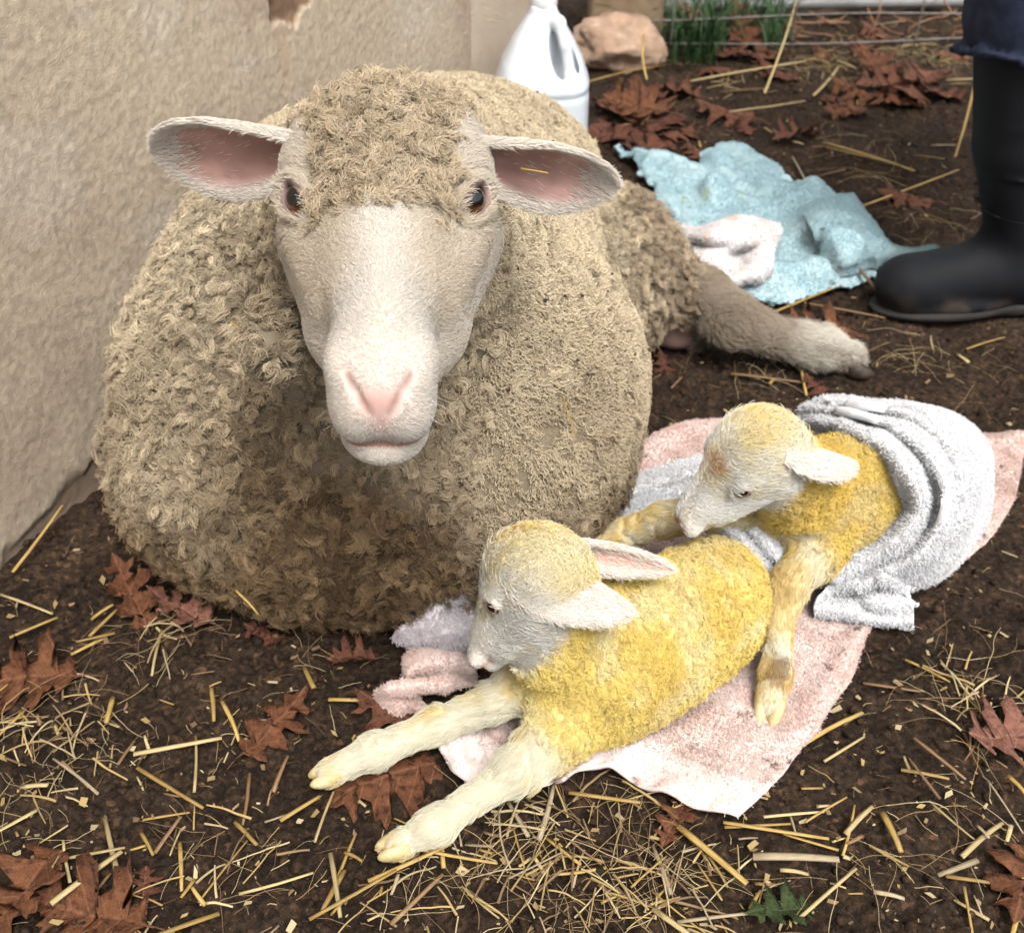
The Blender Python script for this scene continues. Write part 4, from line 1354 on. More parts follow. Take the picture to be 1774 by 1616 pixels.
def cloth(name, grids, colf, base, pile=1.0e5, pl=.0032, thick=.004, noise=.004, nscale=22, seed=0, pilew=None, kind=None, crease=0.0, cscale=14):
    """grids: list of (nu,nv,3) sheets that belong to one cloth"""
    rng = np.random.default_rng(seed + 500)
    Vs, Fs, off = [], [], 0
    for g in grids:
        nu, nv, _ = g.shape
        V = g.reshape(-1, 3).copy(); F = face_cam(V, grid_faces(nu, nv))
        N = vnormals(V, F)
        V = V + N * (noise * (fbm(V, nscale, 3, seed) - .5) + .0018 * (fbm(V, nscale * 4, 2, seed + 3) - .5))[:, None]
        if crease:
            q = V + .03 * (np.stack([fbm(V, 9, 2, seed + 20 + k) for k in range(3)], 1) - .5)
            r_ = np.clip(1 - np.abs(fbm(q * np.array([1, 1.6, 1]), cscale, 2, seed + 30) - .5) * 7, 0, 1) ** 1.6
            r2_ = np.clip(1 - np.abs(fbm(q * np.array([1.7, 1, 1]), cscale * 1.4, 2, seed + 31) - .5) * 7, 0, 1) ** 1.6
            V = V + N * (crease * (r_ + .6 * r2_))[:, None]
        Vs.append(V); Fs.append(F + off); off += len(V)
    V, F = np.concatenate(Vs), np.concatenate(Fs)
    N = vnormals(V, F)
    o = mesh_obj(name, V - base, F, M_CLOTH, col=colf(V))
    o.location = base
    md = o.modifiers.new('thickness', 'SOLIDIFY'); md.thickness = thick; md.offset = -1
    area = (np.linalg.norm(np.cross(V[F[:, 2]] - V[F[:, 0]], V[F[:, 3]] - V[F[:, 1]]), axis=1) * .5).sum()
    w = None if pilew is None else pilew(V[F].mean(1))
    n = int(area * pile * 4)
    P, NN, f = scatter(V, F, N, n, rng, w)
    d = nrm(NN + .75 * rng.normal(size=P.shape) * .8 + .5 * (np.stack([fbm(P, 60, 2, seed + 7 + k) for k in range(3)], 1) - .5))
    b2 = nrm(rng.normal(size=P.shape))
    s_ = np.linspace(0, 1, 4)
    Lp = pl * (.6 + .8 * rng.random(n))
    pts = P[:, None] + d[:, None] * (s_[None] * Lp[:, None])[..., None] + b2[:, None] * ((s_ ** 2)[None] * Lp[:, None] * .5)[..., None]
    h = hair_obj('terry_pile', pts - base, np.linspace(.00034, .00024, 4), colf(P) * (.92 + .14 * rng.random(n))[:, None], M_PILE, o)
    return o
def dirt_specks(P, seed, amt=.5, thr=.66, scale=60):
    return amt * sstep(thr, thr + .08, fbm(P, scale, 3, seed))

# ---- pink towel under the lambs
top = [(1098, 800), (1130, 775), (1195, 745), (1350, 740), (1550, 748), (1700, 757), (1776, 768)]
bot = [(762, 1312), (795, 1362), (840, 1384), (900, 1372), (960, 1372), (1040, 1350), (1150, 1396), (1230, 1425), (1275, 1431)]
lef = [(1098, 800), (1050, 900), (980, 1020), (900, 1140), (830, 1220), (762, 1312)]
rig = [(1776, 768), (1757, 865), (1735, 905), (1697, 962), (1640, 1003), (1585, 1030), (1512, 1086), (1475, 1180), (1442, 1232), (1385, 1310), (1340, 1372), (1275, 1431)]
X, Y, U, V_ = coons(top, bot, lef, rig, 90, 110)
Z = gh0(X, Y) + .0115
Z += ridges(X, Y, [([(1010, 1365), (1110, 1318), (1240, 1262)], .010, .010), ([(1240, 1262), (1330, 1160), (1370, 1090)], .006, .010),
                   ([(1480, 1010), (1560, 985), (1640, 930)], .010, .014), ([(1690, 800), (1720, 850), (1700, 910)], .007, .012),
                   ([(800, 1350), (790, 1300), (840, 1240)], .016, .010), ([(860, 1360), (850, 1300), (880, 1260)], .010, .008),
                   ([(1120, 790), (1190, 770), (1230, 800)], .008, .012), ([(1400, 1240), (1440, 1180), (1490, 1100)], .006, .010)])
edge = np.minimum(np.minimum(U, 1 - U), np.minimum(V_, 1 - V_))
Z += .003 * sstep(.05, .0, edge) * np.sin(U * 40 + V_ * 33) - .003 * sstep(.025, .0, edge)
hem = sstep(.86, .875, V_) * sstep(.985, .975, V_)
Z -= .0015 * hem
Z += .0012 * hem * np.sin(V_ * 330)
pink_main = np.stack([X, Y, Z], -1)
hemline = resample(np.array([Wz(p[0], p[1], 0)[:2] for p in bot]), 60)
def pink_col(P):
    c = mixc((.80, .62, .555), (.74, .53, .465), sstep(.4, .65, fbm(P, 40, 3, 301)))
    d = np.full(len(P), 9.)
    for q in hemline[::2]: d = np.minimum(d, np.hypot(P[:, 0] - q[0], P[:, 1] - q[1]))
    c = mixc(c, (.84, .72, .67), sstep(.045, .038, d) * .8)
    c = mixc(c, (.16, .10, .08), dirt_specks(P, 303, .85, .71, 75))
    c = mixc(c, (.40, .28, .22), dirt_specks(P, 305, .35, .58, 14))
    return c
def pink_pile(P):
    d = np.full(len(P), 9.)
    for q in hemline[::2]: d = np.minimum(d, np.hypot(P[:, 0] - q[0], P[:, 1] - q[1]))
    return .12 + .88 * sstep(.030, .042, d)
# crumpled end of the same towel by the front lamb's chin
cr1 = loft_px([[(700, 1172, .012), (708, 1130, .022), (765, 1126, .035), (822, 1150, .03)], [(706, 1170, .040), (725, 1148, .048), (775, 1142, .050), (824, 1160, .045)],
               [(700, 1186, .020), (735, 1178, .028), (785, 1172, .03), (826, 1180, .03)], [(690, 1192, .034), (735, 1186, .044), (780, 1180, .04), (824, 1188, .03)],
               [(652, 1196, .024), (690, 1186, .050), (740, 1188, .046), (775, 1190, .034)],
               [(650, 1212, .016), (676, 1208, .030), (704, 1206, .030), (725, 1204, .022)], [(664, 1236, .010), (690, 1238, .012), (718, 1234, .012), (745, 1226, .012)]], 40, 34)
pink_base = Wz(1300, 1200, 0)
pink = cloth('pink_towel', [pink_main, cr1], pink_col, pink_base, 1.9e5, .0021, .0035, .0035, 24, 31, pink_pile, crease=.004, cscale=10)
tag(pink, 'pale pink terry towel spread on the soil under both lambs', 'towel')

# ---- white towel wrapped over the rear lamb
rows = [
 [(1392, 742, .100), (1448, 752, .145), (1512, 782, .158), (1556, 835, .150), (1570, 880, .120), (1532, 922, .088), (1472, 958, .060), (1446, 1000, .040)],
 [(1388, 728, .112), (1450, 736, .166), (1525, 768, .182), (1576, 826, .174), (1590, 882, .142), (1548, 932, .105), (1484, 966, .076), (1440, 1004, .056)],
 [(1386, 718, .112), (1456, 730, .164), (1542, 764, .178), (1594, 826, .168), (1606, 886, .136), (1562, 944, .098), (1500, 978, .070), (1452, 1010, .050)],
 [(1388, 712, .118), (1470, 724, .160), (1556, 762, .166), (1610, 830, .154), (1618, 892, .122), (1574, 954, .086), (1514, 986, .060), (1464, 1016, .042)],
 [(1390, 706, .124), (1478, 716, .176), (1574, 752, .186), (1630, 822, .174), (1634, 896, .138), (1590, 962, .096), (1530, 994, .066), (1478, 1020, .046)],
 [(1402, 702, .126), (1490, 710, .172), (1590, 742, .178), (1648, 818, .162), (1652, 900, .124), (1606, 968, .084), (1546, 1000, .056), (1492, 1024, .040)],
 [(1420, 698, .128), (1500, 700, .180), (1604, 722, .186), (1672, 800, .166), (1674, 896, .122), (1626, 968, .080), (1566, 1004, .050), (1508, 1026, .034)],
 [(1438, 697, .100), (1520, 700, .140), (1630, 716, .140), (1696, 790, .115), (1694, 890, .082), (1644, 970, .054), (1580, 1008, .034), (1520, 1028, .024)],
 [(1450, 700, .050), (1540, 704, .070), (1650, 722, .070), (1708, 786, .055), (1706, 880, .040), (1656, 968, .028), (1590, 1010, .020), (1530, 1030, .016)],
 [(1456, 704, .016), (1548, 708, .020), (1660, 728, .018), (1714, 790, .016), (1712, 880, .014), (1664, 966, .014), (1598, 1012, .014), (1536, 1032, .013)],
]
main = loft_px(rows, 90, 90)
flap = loft_px([
 [(1470, 958, .078), (1510, 962, .082), (1550, 980, .060), (1572, 1000, .040)],
 [(1452, 990, .066), (1492, 986, .050), (1536, 1004, .064), (1574, 1016, .030)],
 [(1436, 1012, .044), (1484, 1010, .052), (1528, 1022, .030), (1576, 1030, .040)],
 [(1418, 1034, .036), (1470, 1032, .024), (1520, 1040, .040), (1580, 1046, .022)],
 [(1410, 1052, .030), (1466, 1050, .030), (1524, 1060, .022), (1582, 1062, .028)],
 [(1411, 1061, .020), (1468, 1066, .022), (1530, 1075, .020), (1582, 1078, .020)],
 [(1414, 1064, .010), (1470, 1070, .010), (1532, 1080, .010), (1580, 1083, .010)]], 44, 40)
# fold lying between the two lambs, and the end that shows beyond the stretched leg
mid_f = loft_px([
 [(1228, 908, .105), (1262, 940, .095), (1296, 975, .080), (1322, 1006, .060)],
 [(1250, 902, .120), (1284, 936, .108), (1314, 972, .090), (1336, 1002, .066)],
 [(1266, 900, .104), (1298, 932, .094), (1326, 968, .078), (1350, 996, .056)],
 [(1284, 896, .122), (1316, 926, .112), (1344, 962, .092), (1366, 990, .066)],
 [(1300, 892, .106), (1332, 922, .096), (1360, 956, .080), (1380, 984, .058)],
 [(1322, 892, .124), (1350, 916, .112), (1376, 946, .092), (1396, 974, .066)],
 [(1336, 890, .100), (1364, 912, .090), (1388, 940, .074), (1404, 964, .052)]], 44, 26)
far_f = loft_px([
 [(1096, 832, .030), (1130, 818, .040), (1175, 800, .050), (1215, 790, .05)],
 [(1092, 850, .050), (1130, 836, .060), (1176, 820, .070), (1216, 810, .07)],
 [(1086, 868, .040), (1126, 856, .050), (1172, 842, .060), (1214, 834, .06)],
 [(1060, 888, .046), (1110, 876, .056), (1166, 866, .060), (1214, 856, .06)],
 [(1010, 930, .040), (1060, 920, .05), (1120, 905, .055), (1200, 890, .055)]], 26, 30)
def white_col(P):
    c = mixc((.82, .815, .82), (.75, .745, .755), sstep(.42, .66, fbm(P, 30, 3, 401)))
    c = mixc(c, (.80, .66, .20), dirt_specks(P, 402, .5, .86, 45))
    c = mixc(c, (.50, .46, .42), dirt_specks(P, 405, .25, .60, 20))
    return c
wbase = Wz(1560, 900, 0)
white = cloth('white_towel', [main, flap, mid_f, far_f], white_col, wbase, 1.5e5, .0026, .005, .007, 14, 41, crease=.0035, cscale=7)
tag(white, 'white terry towel wrapped over the back of the rear lamb', 'towel')

# ---- lilac towel bunched behind the front lamb's muzzle
lil = loft_px([
 [(742, 1030, .020), (768, 1004, .035), (800, 994, .045), (838, 992, .05)],
 [(726, 1052, .050), (762, 1022, .075), (800, 1010, .080), (840, 1006, .07)],
 [(708, 1072, .044), (754, 1048, .070), (796, 1036, .074), (842, 1030, .06)],
 [(690, 1090, .040), (744, 1076, .058), (782, 1066, .056), (840, 1060, .05)],
 [(680, 1106, .022), (736, 1102, .046), (778, 1092, .062), (838, 1086, .05)],
 [(704, 1118, .016), (744, 1122, .034), (784, 1118, .044), (836, 1110, .04)],
 [(722, 1128, .012), (758, 1140, .016), (794, 1146, .018), (834, 1140, .02)]], 46, 40)
def lil_col(P):
    c = mixc((.72, .66, .68), (.63, .56, .58), sstep(.42, .66, fbm(P, 34, 3, 451)))
    return mixc(c, (.34, .26, .24), dirt_specks(P, 452, .4, .62, 40))
lilac = cloth('lilac_towel', [lil], lil_col, Wz(760, 1110, 0), 1.6e5, .0028, .004, .005, 30, 47)
tag(lilac, 'dusty lilac towel bunched between the ewe and the front lamb\'s muzzle', 'towel')

# ---- light blue towel at the back, with a white cloth on it
top = [(1072, 266), (1100, 270), (1135, 277), (1165, 292), (1190, 303), (1218, 298), (1228, 272), (1262, 257), (1295, 268), (1312, 290), (1314, 312), (1350, 330), (1405, 347)]
rig = [(1405, 347), (1440, 352), (1480, 372), (1500, 410), (1508, 440), (1500, 470), (1516, 486)]
bot = [(1215, 470), (1262, 512), (1300, 524), (1345, 536), (1400, 518), (1460, 498), (1516, 486)]
lef = [(1072, 266), (1110, 310), (1150, 370), (1190, 430), (1215, 470)]
X, Y, U, V_ = coons(top, bot, lef, rig, 130, 130)
Z = gh0(X, Y) + .014 + ridges(X, Y, [([(1100, 285), (1150, 305), (1195, 322)], .022, .022), ([(1240, 290), (1250, 330), (1230, 360)], .020, .018), ([(1170, 335), (1230, 352), (1300, 368), (1380, 372)], .016, .016),
      ([(1290, 300), (1330, 345)], .012, .015), ([(1400, 360), (1420, 410), (1440, 460)], .03, .03), ([(1300, 500), (1380, 490), (1480, 475)], .018, .016), ([(1130, 330), (1180, 350)], .014, .014)])
ed = np.minimum(np.minimum(U, 1 - U), np.minimum(V_, 1 - V_))
Z -= .006 * sstep(.04, 0, ed)
rag = sstep(.03, 0, ed)[..., None] * .034 * (np.stack([fbm(np.stack([X, Y, 0 * X], -1), 60, 3, 8), fbm(np.stack([X, Y, 0 * X], -1), 60, 3, 9)], -1) - .5)
blue_main = np.stack([X + rag[..., 0], Y + rag[..., 1], Z], -1)
bun = loft_px([
 [(1400, 372, .020), (1418, 352, .034), (1450, 346, .040), (1486, 358, .034), (1512, 386, .02)],
 [(1402, 388, .046), (1430, 370, .066), (1466, 368, .068), (1498, 384, .056), (1524, 410, .03)],
 [(1408, 404, .052), (1440, 392, .060), (1474, 392, .058), (1506, 406, .050), (1540, 428, .03)],
 [(1418, 424, .040), (1450, 416, .064), (1482, 414, .062), (1516, 422, .048), (1580, 432, .026)],
 [(1428, 446, .030), (1460, 440, .050), (1492, 430, .054), (1530, 434, .040), (1628, 438, .022)],
 [(1440, 466, .020), (1470, 458, .034), (1500, 446, .036), (1534, 446, .030), (1612, 446, .014)],
 [(1452, 480, .014), (1482, 474, .018), (1508, 464, .016), (1538, 458, .012), (1590, 452, .010)]], 44, 46)
def blue_col(P):
    c = mixc((.40, .57, .61), (.50, .66, .69), sstep(.4, .65, fbm(P, 26, 3, 501)))
    c = mixc(c, (.30, .42, .40), .6 * sstep(.58, .60, P[:, 0]) * sstep(1.5, 1.56, P[:, 1]))
    c = mixc(c, (.42, .46, .12), dirt_specks(P, 502, .6, .70, 30) * (np.hypot(P[:, 0] - .30, P[:, 1] - 1.74) < .10))
    return mixc(c, (.10, .08, .06), dirt_specks(P, 504, .8, .75, 60))
blue = cloth('blue_towel', [blue_main, bun], blue_col, Wz(1330, 430, 0), 1.2e5, .0022, .005, .007, 14, 51, crease=.010, cscale=7)
tag(blue, 'light blue towel with ragged edges crumpled on the soil behind the ewe', 'towel')
wc_ = loft_px([
 [(1180, 392, .05), (1222, 392, .075), (1262, 380, .070), (1305, 380, .060), (1350, 392, .045)],
 [(1190, 410, .06), (1230, 408, .085), (1270, 398, .088), (1312, 396, .080), (1356, 400, .060)],
 [(1200, 428, .05), (1240, 428, .065), (1278, 420, .076), (1316, 414, .072), (1348, 416, .056)],
 [(1204, 446, .055), (1246, 444, .060), (1284, 440, .046), (1314, 432, .058), (1342, 434, .056)],
 [(1214, 462, .050), (1250, 466, .046), (1284, 462, .042), (1312, 452, .058), (1340, 452, .052)],
 [(1226, 482, .040), (1256, 486, .036), (1288, 480, .044), (1314, 474, .046), (1338, 468, .040)],
 [(1234, 500, .030), (1262, 500, .030), (1292, 492, .030), (1316, 486, .028), (1334, 480, .024)]], 44, 44)
def wc_col(P):
    c = mixc((.84, .80, .78), (.78, .70, .67), sstep(.42, .66, fbm(P, 30, 3, 551)))
    c = mixc(c, (.74, .46, .30), dirt_specks(P, 552, .5, .62, 24))
    return c
wcl = cloth('white_cloth', [wc_], wc_col, Wz(1270, 440, 0), 1.1e5, .0022, .004, .004, 26, 57, crease=.004, cscale=10)
tag(wcl, 'soiled white washcloth crumpled on top of the light blue towel', 'cloth')
# ================================================================== JUG, PERSON, PLANTS
# ---- white plastic jug with handle
jl = Wz(936, 300, 0); jl[1] -= .02
jv = Vol((-.10, -.10, -.004), (.10, .10, .315), .0024)
def seg_ring(z0, z1, r0, r1, k=.004): jv.cone((0, 0, z0), (0, 0, z1), r0, r1, k)
x, y, z = np.meshgrid(*[jv.lo[k] + jv.vox * np.arange(jv.n[k]) for k in range(3)], indexing='ij', sparse=True)
rr = (np.abs(x) ** 3.2 + np.abs(y) ** 3.2) ** (1 / 3.2)                      # rounded-square section
prof = np.interp(z.ravel(), [0, .006, .012, .150, .156, .160, .166, .172, .200, .235, .262, .275, .290, .31], [.066, .073, .0765, .0765, .0755, .0740, .0765, .0760, .066, .048, .031, .023, .0195, .0195]).reshape(z.shape)
jv.d = np.minimum(.05, np.maximum((rr - prof) * .8, np.maximum(-z, z - .288))).astype(np.float32)
hx, hyy = .5, -.866                                                          # the side the handle is on
hdir = nrm(np.array([.62, -.78, 0]))
jv.cone(hdir * .045 + np.array([0, 0, .262]), hdir * .050 + np.array([0, 0, .196]), .017, .026, .006, 'sub')   # hollow behind the grip
jv.chain([hdir * .012 + np.array([0, 0, .268]), hdir * .038 + np.array([0, 0, .266]), hdir * .056 + np.array([0, 0, .235]), hdir * .066 + np.array([0, 0, .190]), hdir * .062 + np.array([0, 0, .165])], [.012, .0105, .0095, .0105, .012], .008)
jV, jF = jv.skin(3)
m, nt, b = _mat("jug_plastic")
b.inputs['Base Color'].default_value = (.66, .70, .74, 1)
b.inputs['Roughness'].default_value = .32
b.inputs['Subsurface Weight'].default_value = .25
b.inputs['Subsurface Radius'].default_value = (.02, .02, .02)
jug = mesh_obj('plastic_jug', jV, jF, m)
jug.location = jl
jug.scale = (1.06, 1.06, 1.06)
tag(jug, 'white plastic gallon jug standing behind the ewe at the wall', 'jug')
cr = []
for zz, r in ((.284, .0205), (.286, .0215), (.303, .0215), (.306, .0200), (.3065, .010)):
    cr.append(np.array([((r + (.0006 if k % 2 else 0)) * math.cos(2 * math.pi * k / 36), (r + (.0006 if k % 2 else 0)) * math.sin(2 * math.pi * k / 36), zz) for k in range(36)]))
v, f = loft(cr)
mesh_obj('cap', v, f, mat_simple("cap_plastic", [(.3, (.78, .79, .80)), (.7, (.82, .83, .84))], 10, .4), jug)

# ---- person in black rubber boots (only one boot and the trouser leg show)
PB = np.array([.735, 1.445, 0.0])
def boot_vol(off):
    v = Vol((-.27, -.085, -.004), (.12, .085, .41), .004)
    v.chain([(-.078, 0, .39), (-.046, 0, .25), (-.010, 0, .13), (.0, 0, .075)], [.066, .062, .050, .048], .02)
    v.chain([(.025, 0, .045), (-.05, 0, .055), (-.11, 0, .045), (-.155, 0, .040)], [.045, .047, .043, .036], .03)
    v.ell((-.155, 0, .040), (.050, .047, .040), k=.02)
    v.ell((-.085, 0, .018), (.115, .048, .022), k=.008)
    v.ell((.03, 0, .020), (.05, .040, .030), k=.008)
    for zz in (.155, .215, .285): v.chain([(-.078 * (zz - .09) / .30 + .064 * math.cos(t), .064 * math.sin(t), zz) for t in np.linspace(0, 6.283, 25)], [.0022] * 25, .003)
    v.half((0, 0, 0), (0, 0, -1), .004)
    v.cone((-.068, 0, .345), (-.090, 0, .45), .058, .058, 0, 'sub')
    return v.skin(3)
btV, btF = boot_vol(0)
bcol = mixc((.007, .008, .010), (.014, .0145, .017), fbm(btV, 18, 3, 5))
bcol = mixc(bcol, (.07, .05, .037), .7 * sstep(.06, .0, btV[:, 2] + .05 * (fbm(btV, 40, 3, 6) - .4)) * sstep(.35, .6, fbm(btV, 30, 3, 9)))
person_v = Vol((-.20, -.32, .80), (.42, .44, 1.80), .010)
hipc = np.array([.16, .07, 0])
person_v.chain([hipc + (0, 0, .95), hipc + (0, 0, 1.20), hipc + (0, 0, 1.42)], [.13, .12, .13], .04)
person_v.chain([hipc + (0, 0, 1.42), hipc + (-.01, 0, 1.50), hipc + (-.02, 0, 1.58)], [.07, .052, .055], .03)
person_v.ell(hipc + (-.03, 0, 1.645), (.095, .075, .115), k=.03)
person_v.ell(hipc + (-.118, 0, 1.630), (.018, .014, .020), k=.012)
for s in (-1, 1):
    person_v.ell(hipc + (-.02, s * .076, 1.64), (.018, .010, .030), k=.008)
    sh = hipc + np.array([0, s * .175, 1.40]); el_ = hipc + np.array([.02, s * .215, 1.12]); wr = hipc + np.array([-.06, s * .21, .90])
    person_v.chain([hipc + np.array([0, s * .09, 1.42]), sh, el_, wr], [.065, .058, .043, .030], .03)
    person_v.ell(wr + np.array([-.025, 0, -.045]), (.030, .016, .045), k=.015)
pV, pF = person_v.skin(3)
M_SKINP = mat_simple("person_skin", [(.3, (.52, .34, .26)), (.7, (.58, .40, .31))], 30, .6)
person = mesh_obj('person', pV, pF, M_SKINP)
person.location = PB
person['label'] = 'person standing in black rubber boots and navy trousers at right edge'
person['category'] = 'person'
for s in (-1, 1):                                       # fingers of both hands
    wr = hipc + np.array([-.06, s * .21, .90]) + np.array([-.035, 0, -.085])
    fv = Vol(wr - .07, wr + .07, .0035)
    for k, (dx, L) in enumerate(((-.020, .055), (-.007, .062), (.006, .058), (.018, .045))):
        a = wr + np.array([dx, 0, .020]); bq = a + np.array([-.004, -s * .006, -L * .55]); cq = bq + np.array([-.002, -s * .014, -L * .4])
        fv.chain([a, bq, cq], [.0088, .0082, .0070], .002)
    a = wr + np.array([-.030, -s * .004, .055]); bq = a + np.array([-.022, -s * .010, -.030]); cq = bq + np.array([-.004, -s * .008, -.028])
    fv.chain([a, bq, cq], [.011, .0095, .008], .003)
    v, f = fv.skin(2)
    mesh_obj('fingers', v, f, M_SKINP, person)
def navy():
    return mat_simple("navy_denim", [(.3, (.012, .016, .035)), (.6, (.022, .028, .055)), (.8, (.035, .042, .07))], 60, .9, .5, 500, .001)
tv = Vol((-.22, -.16, .28), (.56, .40, 1.08), .008)
for yy_, xx_ in ((0.0, 0.0), (.16, .38)):
    tv.chain([np.array([xx_ - .078, yy_, .425]), np.array([xx_ - .092, yy_, .54]), np.array([.16 + .1 * (xx_ - .05), .07 + .75 * (yy_ - .07), .90])], [.082, .088, .105], .03)
tv.ell((.16, .07, .96), (.13, .18, .12), k=.06)
for yy_, xx_ in ((0.0, 0.0), (.16, .38)):
    tv.chain([(xx_ - .072 + .086 * math.cos(t), yy_ + .086 * math.sin(t), .372 + .012 * math.sin(t * 2)) for t in np.linspace(0, 6.283, 20)], [.006] * 20, .006)
tV, tF = tv.skin(2)
tV = tV + vnormals(tV, tF) * (.010 * (fbm(tV, 16, 3, 3) - .5))[:, None]
mesh_obj('trousers', tV, tF, navy(), person)
jk = Vol((-.20, -.34, .84), (.46, .50, 1.60), .010)
jk.chain([hipc + (0, 0, .90), hipc + (0, 0, 1.20), hipc + (0, 0, 1.42)], [.17, .155, .155], .04)
for s in (-1, 1):
    sh = hipc + np.array([0, s * .175, 1.40]); el_ = hipc + np.array([.02, s * .215, 1.12]); wr = hipc + np.array([-.05, s * .212, .94])
    jk.chain([hipc + np.array([0, s * .09, 1.42]), sh, el_, wr], [.09, .082, .064, .048], .03)
jk.chain([hipc + (-.005, 0, 1.45), hipc + (-.01, 0, 1.52)], [.09, .072], .02)
jk.cone(hipc + (-.015, 0, 1.48), hipc + (-.02, 0, 1.60), .062, .062, .004, 'sub')
kV, kF = jk.skin(3)
kV = kV + vnormals(kV, kF) * (.014 * (fbm(kV, 12, 3, 13) - .5))[:, None]
mesh_obj('jacket', kV, kF, mat_simple("jacket_cloth", [(.3, (.06, .07, .06)), (.7, (.10, .11, .09))], 30, .9, .4, 300, .001), person)
hv2 = Vol((-.10, -.14, 1.50), (.36, .28, 1.84), .008)
hv2.ell(hipc + (-.015, 0, 1.675), (.100, .086, .105), k=0)
hv2.ell(hipc + (-.130, 0, 1.620), (.07, .075, .085), k=.02, mode='sub')
v, f = hv2.skin(3)
mesh_obj('hair', v, f, mat_simple("person_hair", [(.3, (.05, .03, .02)), (.7, (.09, .055, .035))], 60, .7, .6, 200, .004), person)
ev_, ef_, ec_ = eye_geo(.012, 10, 14)
for s in (-1, 1):
    B = np.stack([nrm((0, 1, 0)), nrm((0, 0, 1)), nrm((-1, 0, 0))], 1)
    mesh_obj('eye', hipc + np.array([-.108, s * .032, 1.655]) + ev_ @ B.T, ef_, M_EYE, person, col=ec_)
mv = Vol(np.array(hipc) + (-.16, -.05, 1.56), np.array(hipc) + (-.06, .05, 1.62), .003)
mv.chain([hipc + np.array((-.106, -.024, 1.588)), hipc + np.array((-.117, 0, 1.586)), hipc + np.array((-.106, .024, 1.588))], [.004, .007, .004], .003)
v, f = mv.skin(2)
mesh_obj('mouth', v, f, mat_simple("lips", [(.3, (.40, .18, .15)), (.7, (.44, .2, .17))], 30, .5), person)
M_RUBBER = mat_attr("boot_rubber", .68, .14, bump=.15, bscale=120, bdist=.001)
for (dx, dy, rz) in ((0, 0, .12), (.38, .16, -.10)):
    c_, s_ = math.cos(rz), math.sin(rz)
    R2 = np.array([[c_, -s_, 0], [s_, c_, 0], [0, 0, 1]])
    bt = mesh_obj('boot', btV @ R2.T + np.array([dx, dy, .004]), btF, M_RUBBER, person, col=bcol)
    bt['label'] = 'black rubber boot'
    sv = Vol((-.27, -.08, -.006), (.12, .08, .03), .004)
    sv.ell((-.095, 0, .008), (.116, .052, .014), k=0); sv.ell((.028, 0, .008), (.056, .045, .014), k=.02)
    v, f = sv.skin(2)
    mesh_obj('sole', v @ R2.T + np.array([dx, dy, .001]), f, mat_simple("sole_rubber", [(.3, (.010, .0095, .009)), (.7, (.026, .021, .018))], 40, .7, .4, 200, .001), bt)

# ---- grass tufts along the fence, and brown stems beyond it
def blade_mesh(n, R, L, rng, w=.0023, spread=.95):
    Vs, Fs, off = [], [], 0
    for i in range(n):
        a = rng.random() * 6.28; r = R * math.sqrt(rng.random())
        p = np.array([r * math.cos(a), r * math.sin(a), 0]); d = rng.random() * 6.28
        l = L * (.5 + .7 * rng.random()); ben = spread * (.3 + rng.random())
        side = np.array([-math.sin(d), math.cos(d), 0]); out = np.array([math.cos(d), math.sin(d), 0])
        K = 6; pts = []
        for k in range(K):
            t = k / (K - 1)
            c = p + out * (ben * l * t * t) + np.array([0, 0, l * (t - .35 * ben * t * t)])
            ww = w * (1 - t ** 1.5) + .0003
            pts += [c - side * ww, c + side * ww]
        Vs.append(np.array(pts))
        Fs += [(off + 2 * k, off + 2 * k + 1, off + 2 * k + 3, off + 2 * k + 2) for k in range(K - 1)]
        off += 2 * K
    return np.concatenate(Vs), np.array(Fs)
rng = np.random.default_rng(77)
M_GRASS = mat_simple("grass_blade", [(.3, (.020, .050, .016)), (.6, (.038, .085, .026)), (.8, (.08, .12, .045))], 30, .6, 0, spec=.3)
for (px, py, n, R, L, lab) in ((1195, 92, 130, .085, .22, 'thick tuft of green grass growing right beside the wooden fence post'),
                               (1310, 66, 70, .09, .20, 'loose green grass tuft under the fence wire, right of the thick one'),
                               (1265, 30, 60, .14, .16, 'green grass tuft growing just beyond the fence wires')):
    v, f = blade_mesh(n, R, L, rng)
    p = Wz(px, py, 0)
    g = mesh_obj('grass_tuft', v, f, M_GRASS); g.location = (p[0], p[1], -.004)
    tag(g, lab, 'grass', 'green grass tufts along the fence')
Vs, Fs, off = [], [], 0
for i in range(260):
    x0 = .35 + 2.2 * rng.random(); y0 = 2.68 + .9 * rng.random()
    p = np.array([x0, y0, .0]); d = nrm(rng.normal(size=3) * np.array([1, .6, .5]) + np.array([0, 0, .35])); path = [p]
    for k in range(5):
        d = nrm(d + .6 * rng.normal(size=3) * np.array([1, 1, .8])); p = p + d * .035; p[2] = max(p[2], .004); path.append(p)
    v, f = tube(path, .0014 + .001 * rng.random(), 4)
    Vs.append(v); Fs += [tuple(q + off for q in ff) for ff in f]; off += len(v)
st = mesh_obj('dry_stems', np.concatenate(Vs), Fs, mat_simple("dry_stem", [(.3, (.16, .075, .04)), (.7, (.34, .19, .11))], 20, .85))
tag(st, 'tangle of dry brown stems beyond the wire fence', 'stems', kind='stuff')
